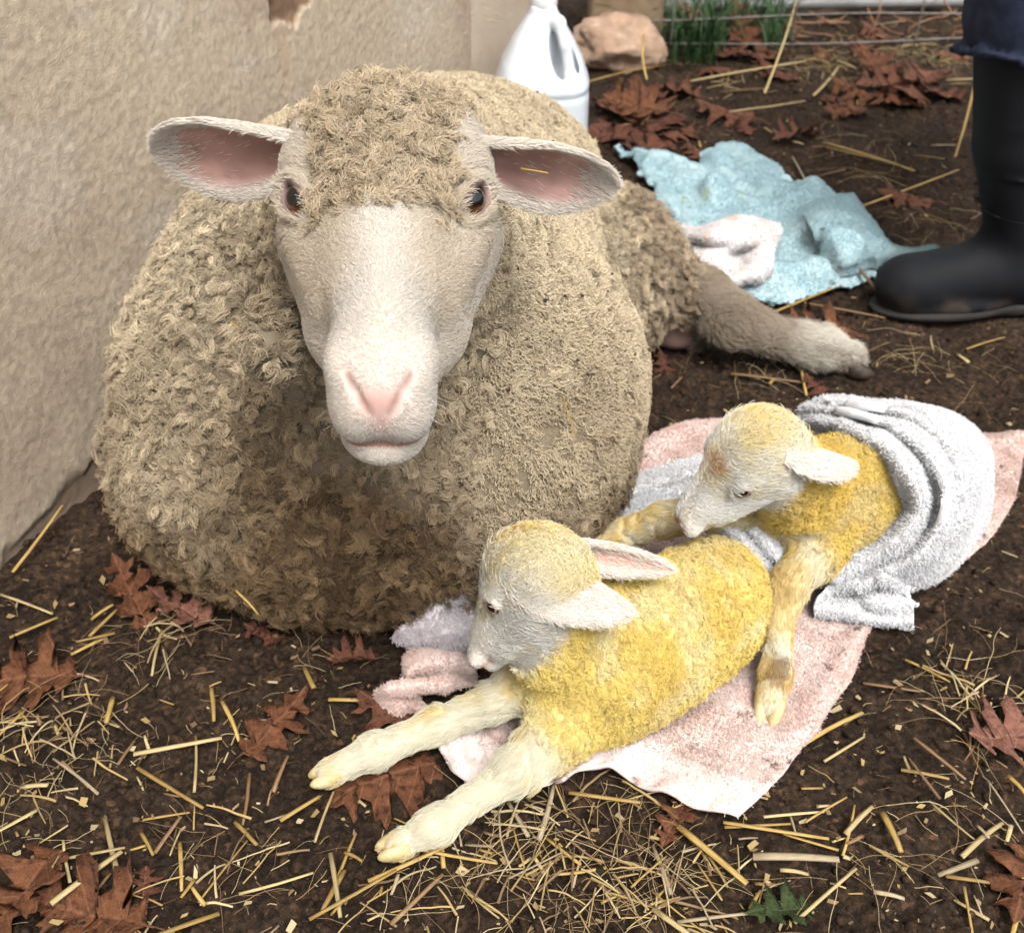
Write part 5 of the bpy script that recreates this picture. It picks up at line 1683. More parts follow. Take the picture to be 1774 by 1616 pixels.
# ================================================================== OAK LEAVES
def leaf_mesh(seed):
    r = np.random.default_rng(seed)
    half = [(.008, .0), (.012, .07), (.06, .12), (.17, .13), (.25, .19), (.16, .21), (.10, .26), (.14, .31), (.28, .32), (.42, .38), (.33, .40), (.33, .46), (.20, .45), (.115, .49), (.15, .55), (.28, .58), (.40, .66), (.29, .66), (.26, .72), (.16, .69), (.10, .73), (.12, .78), (.20, .81), (.24, .87), (.14, .86), (.085, .88), (.07, .93), (.004, 1.0)]
    cols = []
    V = []
    for side in (-1, 1):
        for (x, y) in half:
            x = x * (.85 + .3 * r.random()); yy2 = y + .012 * r.normal()
            yr = np.clip(y - .38 * x, 0, 1)
            for t in (0, .5, 1):
                V.append((side * x * t, yr + (yy2 - yr) * t, 0))
    V = np.array(V); n = len(half)
    F = []
    for s in (0, 1):
        for i in range(n - 1):
            for t in (0, 1):
                a = s * n * 3 + i * 3 + t; q = (a, a + 1, a + 4, a + 3)
                F.append(q if s else q[::-1])
    bend, cup, tw = r.uniform(-.6, 1.2), r.uniform(-.8, 1.0), r.uniform(-.9, .9)
    x, y, z = V.T
    z = cup * (np.abs(x) ** 1.6) + bend * .5 * (y - .5) ** 2 + tw * x * (y - .3) + .16 * (fbm(V, 4, 2, seed) - .5) + .22 * np.clip(np.abs(x) - .2, 0, 1) * r.uniform(-1, 1.6)
    V = np.stack([x, y - .5, z], 1)
    # stalk
    sv, sf = tube([(0, -.5 - .16 * t, V[:3, 2].mean() - .03 * t * t) for t in np.linspace(0, 1, 4)], .006, 4)
    Vb = V.copy(); Vb[:, 2] -= .006
    m = len(V)
    rim = []
    for s in (0, 1):
        for i in range(n - 1):
            a, b2 = s * n * 3 + i * 3 + 2, s * n * 3 + i * 3 + 5
            rim.append((a, b2, b2 + m, a + m) if not s else (b2, a, a + m, b2 + m))
    F2 = F + [tuple(q + m for q in f[::-1]) for f in F] + rim
    Vall = np.concatenate([V, Vb, sv]); Fall = F2 + [tuple(q + 2 * m for q in f) for f in sf]
    me = bpy.data.meshes.new('oak_leaf')
    me.from_pydata([tuple(map(float, p)) for p in Vall], [], [tuple(map(int, f)) for f in Fall])
    me.update()
    me.polygons.foreach_set('use_smooth', np.ones(len(me.polygons), bool))
    return me
def mat_leaf(name, a, b_, c):
    m, nt, b = _mat(name)
    tc = nt.nodes.new('ShaderNodeTexCoord'); co = tc.outputs['Object']
    n = _noise(nt, 7, 5, .65, co)
    r = _ramp(nt, n.outputs[0], [(.3, a), (.55, b_), (.75, c)])
    sx = nt.nodes.new('ShaderNodeSeparateXYZ'); nt.links.new(co, sx.inputs[0])
    ab = nt.nodes.new('ShaderNodeMath'); ab.operation = 'ABSOLUTE'; nt.links.new(sx.outputs['X'], ab.inputs[0])
    # midrib and side veins
    mu = nt.nodes.new('ShaderNodeMath'); mu.operation = 'MULTIPLY_ADD'; nt.links.new(ab.outputs[0], mu.inputs[0]); mu.inputs[1].default_value = -.75; nt.links.new(sx.outputs['Y'], mu.inputs[2])
    ms = nt.nodes.new('ShaderNodeMath'); ms.operation = 'MULTIPLY'; nt.links.new(mu.outputs[0], ms.inputs[0]); ms.inputs[1].default_value = 44
    sn = nt.nodes.new('ShaderNodeMath'); sn.operation = 'SINE'; nt.links.new(ms.outputs[0], sn.inputs[0])
    v1 = _ramp(nt, sn.outputs[0], [(.94, (0, 0, 0)), (1.0, (1, 1, 1))])
    v2 = _ramp(nt, ab.outputs[0], [(.008, (1, 1, 1)), (.018, (0, 0, 0))])
    mx = _mix(nt, v1.outputs[0], v2.outputs[0], 1.0, 'LIGHTEN')
    c2 = _mix(nt, r.outputs[0], tuple(min(1, q * 1.3 + .01) for q in b_), mx)
    bl = _ramp(nt, _noise(nt, 16, 5, .7, co).outputs[0], [(.34, (.35, .33, .32)), (.48, (1, 1, 1)), (.70, (1.25, 1.2, 1.15))])
    c2 = _mix(nt, c2, bl.outputs[0], 1.0, 'MULTIPLY')
    nt.links.new(c2, b.inputs['Base Color'])
    b.inputs['Roughness'].default_value = .7; b.inputs['Specular IOR Level'].default_value = .2
    _bump(nt, b, _noise(nt, 40, 4, .6, co).outputs[0], .4, .02)
    return m
LM = {'rust': mat_leaf('leaf_rust', (.070, .027, .013), (.120, .047, .021), (.185, .078, .036)),
      'brown': mat_leaf('leaf_brown', (.075, .030, .017), (.12, .048, .027), (.17, .075, .044)),
      'dark': mat_leaf('leaf_dark', (.055, .022, .014), (.10, .037, .022), (.16, .06, .034)),
      'pink': mat_leaf('leaf_pinkish', (.13, .055, .036), (.19, .085, .057), (.25, .12, .085)),
      'green': mat_leaf('leaf_green', (.020, .030, .010), (.036, .052, .016), (.065, .078, .032))}
LMESH = [leaf_mesh(k) for k in range(16)]
LEAVES = [  # px, py, size, turn (deg), colour, lift, tilt x, tilt y, label
 (238, 1060, .105, 20, 'rust', .030, 50, -15, 'upright rust brown oak leaf leaning at the ewe\'s lower left'),
 (318, 1078, .090, 80, 'pink', .022, 25, 10, 'pinkish red oak leaf beside the upright one under the ewe'),
 (48, 1175, .120, 95, 'rust', .008, 8, -12, 'rust oak leaf cut by the left edge, level with the ewe\'s foot'),
 (478, 1272, .100, -35, 'rust', .016, 14, 12, 'ragged rust oak leaf on bare soil left of the lamb\'s hoof'),
 (690, 1245, .110, 60, 'brown', .010, 6, 10, 'dark rust oak leaf between the two forelegs of the front lamb'),
 (672, 1350, .135, 115, 'rust', .009, 6, -6, 'big rust oak leaf under the forelegs of the front lamb'),
 (612, 1142, .060, 95, 'brown', .008, 5, 10, 'small brown oak leaf in front of the ewe\'s chest'),
 (462, 1108, .055, 70, 'dark', .008, 10, 0, 'small dark oak leaf tucked under the edge of the fleece'),
 (48, 1556, .120, 160, 'rust', .016, 10, 12, 'large rust oak leaf in the bottom left corner'),
 (165, 1592, .125, 75, 'rust', .012, -6, 5, 'flat rust oak leaf at the bottom edge, second from left corner'),
 (250, 1535, .042, 10, 'brown', .008, 12, 10, 'tiny folded brown leaf near the bottom left leaves'),
 (1168, 1428, .062, 150, 'rust', .008, 6, 4, 'small rust oak leaf at the bottom edge of the pink towel'),
 (1745, 1278, .100, 100, 'pink', .014, 12, -14, 'pinkish brown oak leaf cut by the right edge'),
 (1770, 1530, .100, 150, 'rust', .010, 10, 6, 'rust oak leaf at the right edge near the bottom corner'),
 (1352, 1582, .070, 100, 'green', .012, 18, 8, 'green oak leaf at the bottom edge'),
 (840, 1170, .060, 40, 'brown', .012, 10, 20, 'brown oak leaf under the front lamb\'s chin'),
 (1085, 225, .17, 100, 'dark', .016, 12, 14, 'dark curled oak leaf right behind the ewe\'s back'),
 (1128, 185, .16, 20, 'brown', .022, 22, -10, 'brown oak leaf right of the white jug'),
 (1062, 240, .13, 60, 'dark', .012, 5, 8, 'dark leaf half hidden by the ewe\'s back'),
 (1175, 235, .13, 140, 'brown', .012, 10, 6, 'brown oak leaf at the top corner of the blue towel'),
 (1258, 200, .16, 65, 'brown', .022, 16, -14, 'star shaped brown oak leaf above the blue towel'),
 (1292, 222, .08, 10, 'brown', .010, 6, 5, 'small brown leaf right of the star shaped one'),
 (1378, 238, .14, 120, 'brown', .018, 14, 18, 'rolled brown oak leaf on soil above the blue towel\'s right side'),
 (1490, 160, .16, 60, 'rust', .014, 6, 8, 'rust oak leaf left in the leaf pile near the boot'),
 (1540, 150, .18, 100, 'brown', .020, 14, -10, 'brown oak leaf in the middle of the pile near the boot'),
 (1600, 140, .18, 130, 'brown', .024, 12, 12, 'pale brown oak leaf at right of the pile near the boot'),
 (1455, 175, .14, 20, 'dark', .008, 4, 6, 'dark oak leaf under the pile near the boot'),
 (1560, 182, .14, 80, 'rust', .010, 6, -4, 'rust oak leaf at the lower edge of the pile by the boot'),
 (1282, 72, .17, 30, 'rust', .045, 40, 10, 'bright rust oak leaf standing against the fence wire'),
 (1312, 100, .13, 100, 'brown', .020, 20, 20, 'brown leaf below the bright one at the fence'),
 (1190, 48, .10, 20, 'pink', .060, 40, 0, 'pale brown leaf caught in the grass by the post'),
 (1262, 95, .12, 140, 'dark', .010, 5, 0, 'dark leaf lying in front of the grass tuft'),
 (1572, 345, .12, 75, 'brown', .012, 8, 8, 'faded brown oak leaf on soil left of the boot shaft'),
 (1352, 132, .11, 60, 'dark', .010, 5, 0, 'dark leaf on soil under the crossing straw stalks'),
 (1430, 578, .16, 98, 'rust', .006, 28, 0, 'narrow crumpled reddish leaf between hind hoof and boot toe'),
 (1415, 672, .060, 30, 'dark', .010, 20, 0, 'dark leaf scrap below the ewe\'s hind hoof'),
 (1150, 640, .060, 10, 'dark', .010, 40, 0, 'dark red leaf scrap against the ewe\'s right flank'),
 (1645, 95, .13, 80, 'brown', .012, 8, 4, 'brown oak leaf by the fence just left of the trousers'),
 (1430, 92, .12, 150, 'rust', .010, 8, 4, 'rust leaf under the fence wire at centre right'),
 (1530, 60, .14, 50, 'brown', .012, 8, 10, 'brown leaf right under the lower fence wire'),
 (1400, 330, .05, 70, 'rust', .008, 8, 0, 'small rust leaf at the blue towel\'s upper edge'),
 (1105, 200, .17, 70, 'rust', .030, 16, -14, 'rust oak leaf on top of the dark leaves right of the jug'),
 (1150, 215, .16, 150, 'dark', .018, 10, 10, 'dark oak leaf in the heap between jug and blue towel'),
 (1072, 195, .16, 40, 'brown', .016, 14, 8, 'brown oak leaf nearest the white jug'),
 (1125, 255, .14, 110, 'dark', .012, 8, -6, 'dark oak leaf touching the blue towel\'s left corner'),
 (1210, 262, .11, 30, 'brown', .010, 6, 6, 'brown oak leaf touching the top notch of the blue towel'),
 (1170, 160, .15, 75, 'brown', .014, 8, 8, 'flat brown oak leaf below the long level straw'),
 (1520, 125, .17, 20, 'rust', .026, 14, 10, 'rust oak leaf at the top of the pile near the boot'),
 (1575, 165, .19, 160, 'brown', .028, 12, -8, 'largest brown oak leaf in the pile near the boot'),
 (1625, 165, .15, 40, 'dark', .014, 8, 8, 'dark oak leaf between the pile and the boot shaft'),
 (1470, 195, .13, 100, 'rust', .010, 6, 6, 'rust oak leaf at the near left of the pile by the boot'),
 (1305, 85, .17, 70, 'rust', .030, 24, 14, 'rust oak leaf slumped at the foot of the fence leaves'),
 (1335, 118, .15, 15, 'brown', .016, 10, -10, 'brown oak leaf right of the leaves at the fence foot'),
 (1245, 120, .13, 120, 'brown', .012, 8, 4, 'brown oak leaf left of the standing fence leaf'),
 (1500, 85, .14, 140, 'brown', .012, 8, 6, 'brown oak leaf just inside the fence above the boot pile'),
 (1180, 20, .14, 100, 'brown', .02, 20, 0, 'brown leaf beyond the fence beside the post'),
 (1600, 10, .16, 30, 'rust', .02, 12, 6, 'rust leaf beyond the fence near the trousers'),
 (1480, 5, .16, 110, 'brown', .02, 10, 6, 'brown leaf beyond the fence in the middle'),
]
for k, (px, py, sz, rot, cn, lift, tx, ty, lab) in enumerate(LEAVES):
    me = LMESH[k % len(LMESH)]
    o = bpy.data.objects.new('oak_leaf', me)
    p = Wz(px, py, .005)
    o.location = (p[0], p[1], float(gh0(p[0], p[1])) + lift * (1.0 if 'upright' in lab or 'standing' in lab else .7))
    kf = 1.0 if 'upright' in lab or 'standing' in lab else .5
    o.rotation_euler = (math.radians(tx) * kf, math.radians(ty) * kf, math.radians(rot))
    o.scale = (sz * .88 * RNG.uniform(.8, 1.1), sz * .88, sz * .88)
    link(o)
    if not me.materials: me.materials.append(LM['rust'])
    o.material_slots[0].link = 'OBJECT'
    o.material_slots[0].material = LM[cn]
    tag(o, lab, 'leaf', 'fallen oak leaves')

# ================================================================== STRAW
def straw_mesh(seed):
    r = np.random.default_rng(seed + 900)
    K = 4; ph = r.random() * 6.28; bow = r.uniform(-.06, .06); kink = r.uniform(-.04, .04)
    rings = []
    for k in range(K):
        t = k / (K - 1)
        c = np.array([t - .5, bow * 4 * t * (1 - t) + kink * (t > .5) * (t - .5), 0])
        rings.append(np.array([c + np.array([0, math.cos(6.2832 * j / 6) * .5, math.sin(6.2832 * j / 6) * .5]) * np.array([1, 1, 1]) * (1 if 0 < k < K - 1 else .88) for j in range(6)]))
    return rings, bow
STRAW_VAR = []
def straw_data(seed, w_over_l):
    """the bow is along the length, the section is in units of the width"""
    r = np.random.default_rng(seed + 900)
    K = 5; bow = r.uniform(-.022, .022); kz = r.uniform(0, .012); kink = r.choice([0, 0, 0, .25, -.25]) * r.random()
    rings = []
    for k in range(K):
        t = k / (K - 1)
        c = np.array([t - .5, bow * 4 * t * (1 - t) + kink * max(0, t - .6), kz * 4 * t * (1 - t)])
        w = w_over_l * (.92 if k in (0, K - 1) else 1) * (1 - .25 * t)
        rings.append(np.array([c + np.array([0, math.cos(6.2832 * j / 5) * .5 * w, math.sin(6.2832 * j / 5) * .22 * w]) for j in range(5)]))
    v, f = loft(rings)
    me = bpy.data.meshes.new('straw_stalk')
    me.from_pydata([tuple(map(float, p)) for p in v], [], [tuple(map(int, q)) for q in f]); me.update()
    me.polygons.foreach_set('use_smooth', np.ones(len(me.polygons), bool))
    return me
def mat_straw(name, a, b_, c):
    m, nt, b = _mat(name)
    tc = nt.nodes.new('ShaderNodeTexCoord'); mp = nt.nodes.new('ShaderNodeMapping')
    mp.inputs['Scale'].default_value = (5, 160, 160); nt.links.new(tc.outputs['Object'], mp.inputs['Vector'])
    oi = nt.nodes.new('ShaderNodeObjectInfo')
    ad = nt.nodes.new('ShaderNodeVectorMath'); ad.operation = 'ADD'
    sc_ = nt.nodes.new('ShaderNodeVectorMath'); sc_.operation = 'SCALE'; sc_.inputs['Scale'].default_value = 37.0
    cx_ = nt.nodes.new('ShaderNodeCombineXYZ'); nt.links.new(oi.outputs['Random'], cx_.inputs[0]); nt.links.new(oi.outputs['Random'], cx_.inputs[1])
    nt.links.new(cx_.outputs[0], sc_.inputs[0]); nt.links.new(mp.outputs[0], ad.inputs[0]); nt.links.new(sc_.outputs[0], ad.inputs[1])
    n = _noise(nt, 1.0, 5, .7, ad.outputs[0])
    r = _ramp(nt, n.outputs[0], [(.28, a), (.5, b_), (.72, c)])
    vr = _ramp(nt, oi.outputs['Random'], [(0, (.6, .57, .54)), (1, (1.12, 1.1, 1.05))])
    nt.links.new(_mix(nt, r.outputs[0], vr.outputs[0], 1.0, 'MULTIPLY'), b.inputs['Base Color'])
    b.inputs['Roughness'].default_value = .5; b.inputs['Specular IOR Level'].default_value = .35
    _bump(nt, b, n.outputs[0], .3, .001)
    return m
SM = [mat_straw('straw_gold', (.22, .13, .035), (.42, .28, .085), (.58, .43, .17)),
      mat_straw('straw_pale', (.34, .25, .11), (.52, .41, .20), (.66, .56, .33)),
      mat_straw('straw_grey', (.24, .18, .11), (.40, .32, .21), (.52, .43, .30)),
      mat_straw('straw_brown', (.12, .07, .035), (.24, .145, .07), (.36, .23, .12))]
SMESH = {r: [straw_data(k * 7 + int(r * 1000), r) for k in range(6)] for r in (.025, .045, .08, .14)}
for r in SMESH:
    for me in SMESH[r]: me.materials.append(SM[0])
def put_straw(a, b, w, mi, label=None, roll=0.0):
    a, b = np.asarray(a, float), np.asarray(b, float)
    L = np.linalg.norm(b - a)
    r = min(SMESH, key=lambda q: abs(math.log(q / (w / L))))
    me = SMESH[r][int(RNG.integers(6))]
    o = bpy.data.objects.new('straw_stalk', me)
    x = (b - a) / L; up = np.array([0, 0, 1.0]); y = nrm(np.cross(up, x)); z = np.cross(x, y)
    M = Matrix(((x[0], y[0], z[0]), (x[1], y[1], z[1]), (x[2], y[2], z[2]))).to_4x4()
    M.translation = Vector((a + b) / 2)
    k = w / (r * L)
    o.matrix_world = M @ Matrix.Diagonal((L, L * min(k, 1.6), L * min(k, 1.6), 1))
    link(o)
    o.material_slots[0].link = 'OBJECT'
    o.material_slots[0].material = SM[mi]
    tag(o, label, 'straw', 'straw stalks scattered over the soil')
    return o
def gp(px, py, lift=.004):
    p = Wz(px, py, 0.0)
    return np.array([p[0], p[1], float(gh0(p[0], p[1])) + lift])
BIG = [  # x0,y0,x1,y1,width mm,colour,lift0,lift1,label
 (22, 992, 118, 905, 5, 0, .006, .030, 'golden straw leaning against the foot of the plaster wall'),
 (0, 1030, 92, 1066, 4, 1, .005, .006, 'pale straw at the left edge below the wall'),
 (18, 1108, 102, 1074, 4.5, 0, .006, .008, 'golden straw left of the rust leaf under the ewe'),
 (236, 1320, 388, 1292, 6, 1, .008, .010, 'broad pale straw lying level on bare soil at left'),
 (242, 1342, 356, 1412, 5, 0, .006, .006, 'golden straw slanting just below the broad pale one'),
 (155, 1104, 206, 1062, 5, 0, .006, .008, 'short golden straw beside the upright rust leaf'),
 (370, 1206, 378, 1258, 5, 0, .006, .006, 'short upright golden straw left of the ragged leaf'),
 (388, 1228, 422, 1292, 5, 0, .006, .006, 'golden straw beside the ragged rust leaf'),
 (60, 1510, 222, 1482, 4, 1, .006, .008, 'pale straw above the bottom left leaves'),
 (100, 1590, 220, 1498, 7, 1, .014, .016, 'broad yellow straw blade over the bottom left leaf'),
 (1372, 1312, 1487, 1238, 6, 0, .007, .007, 'thick golden straw at the right side of the pink towel'),
 (1424, 1332, 1494, 1286, 3.5, 1, .005, .005, 'thin pale straw right of the thick golden one'),
 (1250, 1438, 1432, 1466, 4.5, 0, .006, .006, 'long golden straw below the pink towel corner'),
 (1320, 1428, 1424, 1418, 3.5, 1, .005, .005, 'pale straw just right of the pink towel corner'),
 (1524, 1420, 1556, 1490, 7, 0, .008, .008, 'thick short straw on bare soil at lower right'),
 (1172, 1450, 1290, 1548, 7.5, 0, .012, .012, 'thickest golden stalk in the straw heap at the bottom'),
 (1300, 1502, 1446, 1512, 9, 2, .012, .014, 'broad pale husk at the bottom right of the straw heap'),
 (1495, 1184, 1592, 1204, 4, 3, .005, .005, 'brownish straw right of the white towel flap'),
 (1566, 1148, 1642, 1192, 3.5, 0, .006, .006, 'golden straw on soil near the right root clump'),
 (1580, 1288, 1668, 1362, 4, 3, .006, .006, 'brown straw slanting on soil at right'),
 (1558, 1342, 1640, 1360, 4.5, 0, .006, .006, 'golden straw crossing under the brown one at right'),
 (1740, 1355, 1776, 1390, 9, 0, .008, .008, 'broad golden straw cut by the right edge'),
 (1372, 1612, 1476, 1526, 4, 1, .010, .014, 'pale straw slanting over the green leaf'),
 (985, 1382, 1108, 1402, 5, 0, .006, .006, 'golden straw under the lower edge of the pink towel'),
 (700, 1478, 862, 1512, 4, 0, .008, .008, 'golden straw right of the front lamb\'s hoof'),
 (640, 1542, 782, 1478, 5, 0, .008, .010, 'golden straw below the front lamb\'s hoof'),
 (575, 1492, 592, 1604, 5, 1, .008, .008, 'pale straw pointing down at the bottom centre left'),
 (678, 1612, 768, 1530, 5, 3, .008, .008, 'brown straw at the bottom edge'),
 (540, 1612, 690, 1530, 4, 0, .012, .014, 'long golden straw at the bottom left of centre'),
 (1324, 165, 1372, 58, 6, 1, .006, .090, 'pale straw standing aslant in front of the fence'),
 (1195, 148, 1395, 115, 7, 1, .012, .014, 'long pale straw lying level above the blue towel'),
 (1020, 150, 1150, 120, 6, 0, .010, .012, 'golden straw in front of the rock'),
 (1262, 206, 1402, 188, 6, 1, .016, .010, 'pale straw across the star shaped leaf'),
 (1408, 172, 1452, 120, 7, 1, .008, .010, 'pale straw left of the leaf pile by the boot'),
 (1424, 256, 1582, 306, 10, 0, .010, .008, 'thick golden stalk on soil right above the blue towel'),
 (1430, 268, 1560, 300, 5, 0, .014, .012, 'thinner golden stalk beside the thick one above the blue towel'),
 (1490, 366, 1658, 304, 5, 0, .014, .012, 'golden straw leaning on the blue towel\'s bunched corner'),
 (1340, 548, 1484, 488, 5, 0, .008, .010, 'golden straw along the lower edge of the blue towel'),
 (1474, 480, 1532, 526, 7, 3, .030, .008, 'brown stalk between the blue towel and the boot toe'),
 (1392, 530, 1532, 556, 5, 3, .008, .006, 'brownish straw in front of the boot toe'),
 (1672, 187, 1650, 291, 6, 0, .12, .02, 'golden stem standing against the boot shaft'),
 (1384, 620, 1396, 690, 5, 0, .006, .006, 'golden straw below the ewe\'s hind leg'),
 (1265, 655, 1392, 668, 6, 3, .006, .006, 'brownish straw below the ewe\'s hind leg'),
 (1100, 268, 1090, 330, 5, 0, .23, .20, 'golden straw stuck on the ewe\'s hip'),
]
for (x0, y0, x1, y1, w, mi, l0, l1, lab) in BIG:
    put_straw(gp(x0, y0, l0), gp(x1, y1, l1), w * .001, mi, lab)
# stalks caught on the ewe
put_straw(Wd(880, 250, .80), Wd(946, 256, .80), .0032, 0, 'yellow straw lying on top of the ewe\'s ear')
put_straw(Wd(902, 292, .775), Wd(950, 300, .775), .0030, 0, 'yellow straw inside the ewe\'s ear')
put_straw(Wd(402, 556, .885), Wd(430, 600, .87), .0022, 0, 'thin straw in the curls beside the ewe\'s cheek')
put_straw(Wd(975, 690, .885), Wd(1000, 760, .875), .0020, 0, 'thin straw on the ewe\'s flank')
put_straw(Wd(408, 1022, .93), Wd(450, 1062, .925), .0030, 0, 'thin straw on the lower chest of the ewe')
# the rest of the loose stalks
KEEP_OFF = [[(0, 0), (900, 0), (1010, 150), (1110, 330), (1200, 440), (1500, 590), (1540, 640), (1400, 640), (1180, 600), (1140, 720), (1090, 880), (700, 1110), (450, 1100), (300, 1040), (190, 900), (0, 980)],
            [(1095, 800), (1200, 735), (1774, 755), (1774, 780), (1740, 900), (1600, 1030), (1590, 1090), (1510, 1095), (1275, 1435), (1040, 1360), (800, 1390), (640, 1490), (640, 1400), (540, 1350), (640, 1280), (640, 1190), (690, 1090), (820, 980)],
            [(1075, 262), (1230, 262), (1310, 270), (1410, 340), (1530, 390), (1640, 435), (1500, 495), (1340, 540), (1200, 460)],
            [(1660, 0), (1774, 0), (1774, 560), (1540, 575), (1515, 530), (1690, 400)], [(985, 20), (1150, 20), (1150, 130), (985, 130)]]
def on_soil(px, py):
    for poly in KEEP_OFF:
        ins = False
        for (xa, ya), (xb, yb) in zip(poly, poly[1:] + poly[:1]):
            if (ya > py) != (yb > py) and px < (xb - xa) * (py - ya) / (yb - ya) + xa: ins = not ins
        if ins: return False
    return True
def zone(px, py):
    if py < 330: return 'between the fence and the blue towel'
    if py < 740: return 'on the soil between the ewe\'s hind leg and the boot'
    if px > 1400: return 'on the bare soil right of the pink towel' if py < 1420 else 'on the soil in the bottom right corner'
    if py > 1380: return 'in the litter along the bottom edge' if px > 420 else 'in the bottom left corner'
    return 'on the soil left of the front lamb' if px > 330 else 'on the soil at the left, below the wall'
CNAME = ['golden', 'pale', 'greyish', 'brown']
def straw_density(px, py):
    d = .35
    if py > 1380: d = 1.0
    if py > 1450 and 480 < px < 1350: d = 1.6
    if px < 330 and py > 1100: d = 1.1
    if py < 330 and px > 1000: d = 1.3
    return d
n_put = 0
while n_put < 190:
    px, py = RNG.random() * 1774, 20 + RNG.random() * 1596
    if not on_soil(px, py) or RNG.random() * 1.6 > straw_density(px, py): continue
    a = gp(px, py, .001 + .007 * RNG.random())
    th = RNG.random() * 6.283
    L = (.012 + .060 * RNG.random() ** 1.9) * (1.5 if py < 400 else 1.0)
    b_ = a + np.array([math.cos(th) * L, math.sin(th) * L, .006 * RNG.normal()])
    b_[2] = max(b_[2], float(gh0(b_[0], b_[1])) + .003)
    mi = int(RNG.choice(4, p=[.42, .28, .18, .12]))
    put_straw(a, b_, (.0018 + .0042 * RNG.random() ** 1.4), mi, 'loose ' + CNAME[mi] + ' straw ' + zone(px, py))
    n_put += 1

# ---- fine hay, rootlets and chaff: too fine to count
def fibre(p, th, L, K=7, curl=.5, lift=.006):
    pts = [p]; d = th; dz = RNG.random() * .4
    for k in range(K - 1):
        d += curl * RNG.normal() * .30
        q = pts[-1] + np.array([math.cos(d), math.sin(d), dz * (1 - 2 * k / (K - 2)) + .1 * RNG.normal()]) * (L / (K - 1))
        q[2] = max(q[2], float(G0(q[0], q[1])) + .001)
        pts.append(q)
    return pts
_gxs, _gys = np.linspace(-1.4, 1.6, 300), np.linspace(.3, 3.4, 310)
_GG = gh0(*np.meshgrid(_gxs, _gys, indexing='ij'))
def G0(x, y): return _GG[min(max(int((x + 1.4) / 3.0 * 299), 0), 299), min(max(int((y - .3) / 3.1 * 309), 0), 309)]
FPTS, FCOL, FR = [], [], []
HAYC = [(.44, .31, .13), (.52, .41, .23), (.30, .20, .10), (.20, .12, .065)]
def hay(px, py, n, R, Lr, flat=1.0, cset=(0, 1, 2), rad=(.00013, .00036)):
    c = gp(px, py)
    for _ in range(int(n * .17)):
        a = RNG.random() * 6.283; r = R * RNG.random() ** .7
        p = c + np.array([math.cos(a) * r, math.sin(a) * r, 0]); p[2] = float(G0(p[0], p[1])) + .002 + .012 * RNG.random() * (1 - r / R)
        FPTS.append(fibre(p, RNG.random() * 6.283, Lr * (.5 + RNG.random()), curl=flat))
        FCOL.append(np.array(HAYC[int(RNG.choice(cset))]) * (.75 + .4 * RNG.random()))
        FR.append(rad[0] + (rad[1] - rad[0]) * RNG.random())
hay(285, 1120, 110, .040, .045, 1.0, (2, 3, 1))            # root clump left of the ewe's foot
hay(300, 1085, 26, .03, .04, .5, (1,), (.0008, .0016))
hay(130, 1290, 130, .045, .035, .9, (1, 2, 1)); hay(60, 1240, 90, .06, .06, .5, (0, 1, 2))
hay(1095, 1455, 190, .070, .055, .7, (0, 1, 2, 3)); hay(960, 1500, 150, .08, .06, .5, (0, 1, 2)); hay(1000, 1580, 200, .09, .06, .5, (0, 1, 2)); hay(820, 1560, 120, .07, .06, .5, (0, 1, 2))
hay(1130, 1560, 160, .06, .05, .6, (0, 1, 2)); hay(1660, 1225, 120, .050, .055, .7, (1, 2, 0)); hay(1720, 1190, 60, .05, .06, .5, (0, 1)); hay(700, 1560, 90, .07, .05, .6, (1, 2, 3))
hay(380, 1470, 80, .06, .05, .6, (1, 2, 3)); hay(60, 1400, 70, .06, .05, .5, (0, 1)); hay(1330, 520 + 120, 60, .06, .05, .6, (0, 1, 2)); hay(1500, 250, 90, .12, .08, .5, (0, 1, 2)); hay(1420, 120, 330, .14, .08, .4, (0, 1)); hay(1540, 95, 330, .14, .07, .4, (0, 1)); hay(1620, 110, 200, .08, .07, .4, (0, 1)); hay(1180, 130, 60, .12, .08, .5, (0, 1))
hay(1480, 300, 160, .12, .06, .4, (0, 1, 2)); hay(1600, 390, 140, .10, .06, .4, (0, 1, 2)); hay(1640, 640, 160, .10, .06, .4, (0, 1, 2)); hay(1300, 640, 120, .10, .05, .4, (0, 1, 2)); T_ = (.0006, .0013)                                        # matted, trodden clumps of broken straw
for (px_, py_, n_, R_) in ((60, 1240, 210, .05), (120, 1330, 150, .05), (300, 1100, 130, .035), (960, 1490, 260, .06), (1060, 1560, 300, .07), (860, 1580, 220, .06), (1130, 1500, 220, .05), (1240, 1590, 150, .05), (720, 1590, 150, .06), (1690, 1220, 200, .05), (300, 1560, 120, .05), (430, 1480, 90, .05), (1400, 110, 260, .12), (1580, 90, 260, .12), (1250, 150, 160, .10)):
    hay(px_, py_, int(n_ * .6), R_ * 1.15, .034, .12, (0, 0, 1, 1, 2, 3), T_)
hay(1620, 1110, 30, .03, .04, .5, (1, 2)); hay(1740, 1450, 60, .06, .06, .4, (0, 1)); hay(1480, 1520, 60, .06, .06, .4, (0, 1, 2)); hay(200, 1180, 60, .08, .05, .6, (1, 2, 3)); hay(560, 1180, 40, .05, .04, .6, (1, 2)); hay(1100, 690, 30, .04, .04, .6, (0, 1)); hay(1290, 60, 50, .15, .08, .5, (0, 1))
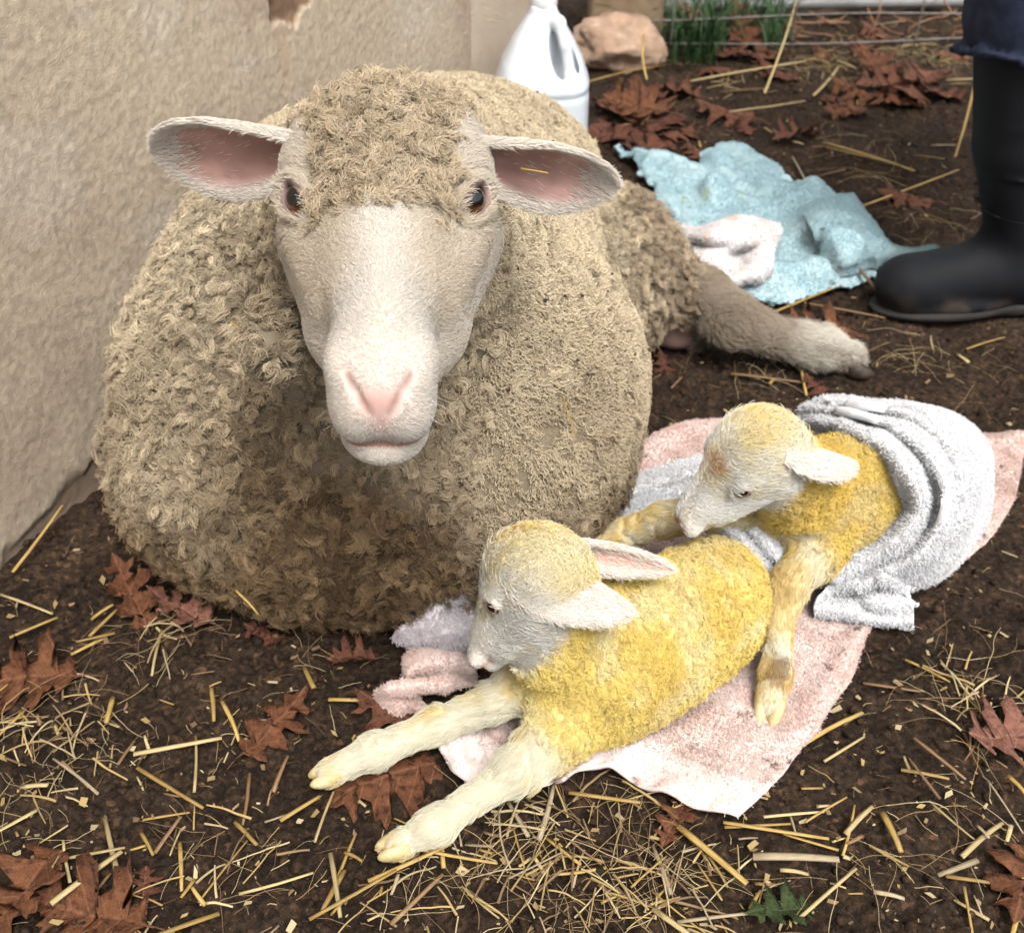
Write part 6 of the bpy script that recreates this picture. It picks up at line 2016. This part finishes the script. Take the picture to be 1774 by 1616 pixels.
for _ in range(1100):
    px, py = RNG.random() * 1774, 20 + RNG.random() * 1596
    if not on_soil(px, py): continue
    p = gp(px, py, .003)
    FPTS.append(fibre(p, RNG.random() * 6.283, .008 + .030 * RNG.random() ** 2, curl=.5)); FCOL.append(np.array(HAYC[int(RNG.choice(4))]) * (.7 + .4 * RNG.random())); FR.append(.00015 + .0003 * RNG.random())
FPTS = np.array(FPTS); FR = np.array(FR)
h = hair_obj('fine_hay', FPTS, FR[:, None] * np.linspace(1, .6, FPTS.shape[1])[None], np.array(FCOL), mat_attr('hay_fibre', .7, .25, jitter=.2))
tag(h, 'fine hay and rootlets strewn over the soil', 'hay', kind='stuff')
# chaff: tiny flat flakes
n = 520
Vs, Fs, cs, off = [], [], [], 0
k = 0
while k < n:
    px, py = RNG.random() * 1774, 20 + RNG.random() * 1596
    if not on_soil(px, py): continue
    p = gp(px, py, .0035); a = RNG.random() * 6.283; L = .0015 + .004 * RNG.random() ** 2; w = L * (.25 + .4 * RNG.random()); t = .0004
    u_ = np.array([math.cos(a), math.sin(a), .3 * RNG.normal()]); v_ = np.array([-math.sin(a), math.cos(a), .3 * RNG.normal()]); nn = np.array([0, 0, t])
    q = np.array([p - u_ * L - v_ * w * RNG.random(), p + u_ * L * RNG.random() - v_ * w, p + u_ * L + v_ * w * RNG.random(), p - u_ * L * RNG.random() + v_ * w])
    Vs.append(np.concatenate([q, q + nn])); Fs += [(off + 3, off + 2, off + 1, off), (off + 4, off + 5, off + 6, off + 7), (off, off + 1, off + 5, off + 4), (off + 1, off + 2, off + 6, off + 5), (off + 2, off + 3, off + 7, off + 6), (off + 3, off, off + 4, off + 7)]
    cs.append(np.tile(np.array(HAYC[int(RNG.choice(4, p=[.3, .3, .25, .15]))]) * (.5 + .4 * RNG.random()), (8, 1))); off += 8; k += 1
ch = mesh_obj('chaff', np.concatenate(Vs), Fs, mat_attr('chaff_flake', .7, .2), smooth=False, col=np.concatenate(cs))
tag(ch, 'pale flakes of chaff trodden into the soil', 'chaff', kind='stuff')
# bits of dirt caught in the fleece
rng = np.random.default_rng(5)
wd_ = np.where((fc[:, 0] > -.08) & (fn[:, 1] < .3) & (wv > .5), 1.0, .35) * (wv > .3)
P, N, f = scatter(bV, bF, bN, 420, rng, wd_)
P = P + N * .0085
sz_ = .0006 + .0016 * rng.random(len(P)) ** 2.5
base = [lump_base(k + 60, 1) for k in range(5)]
Vs, Fs, off = [], [], 0
for i in range(len(P)):
    v, f_ = base[i % 5]
    Vs.append(v * sz_[i] * np.array([1, 1 + rng.random(), 1]) + P[i]); Fs.append(f_ + off); off += len(v)
for (px, py, dd) in ((665, 565, .712), (750, 560, .712)):
    v, f_ = base[0]; Vs.append(v * .0016 + Wd(px, py, dd)); Fs.append(f_ + off); off += len(v)
bits = mesh_obj('dirt_bits', np.concatenate(Vs) - EWE, np.concatenate(Fs), mat_simple('dirt_bit', [(.3, (.02, .014, .01)), (.7, (.05, .035, .025))], 50, .9), ewe)
bits['kind'] = 'stuff'
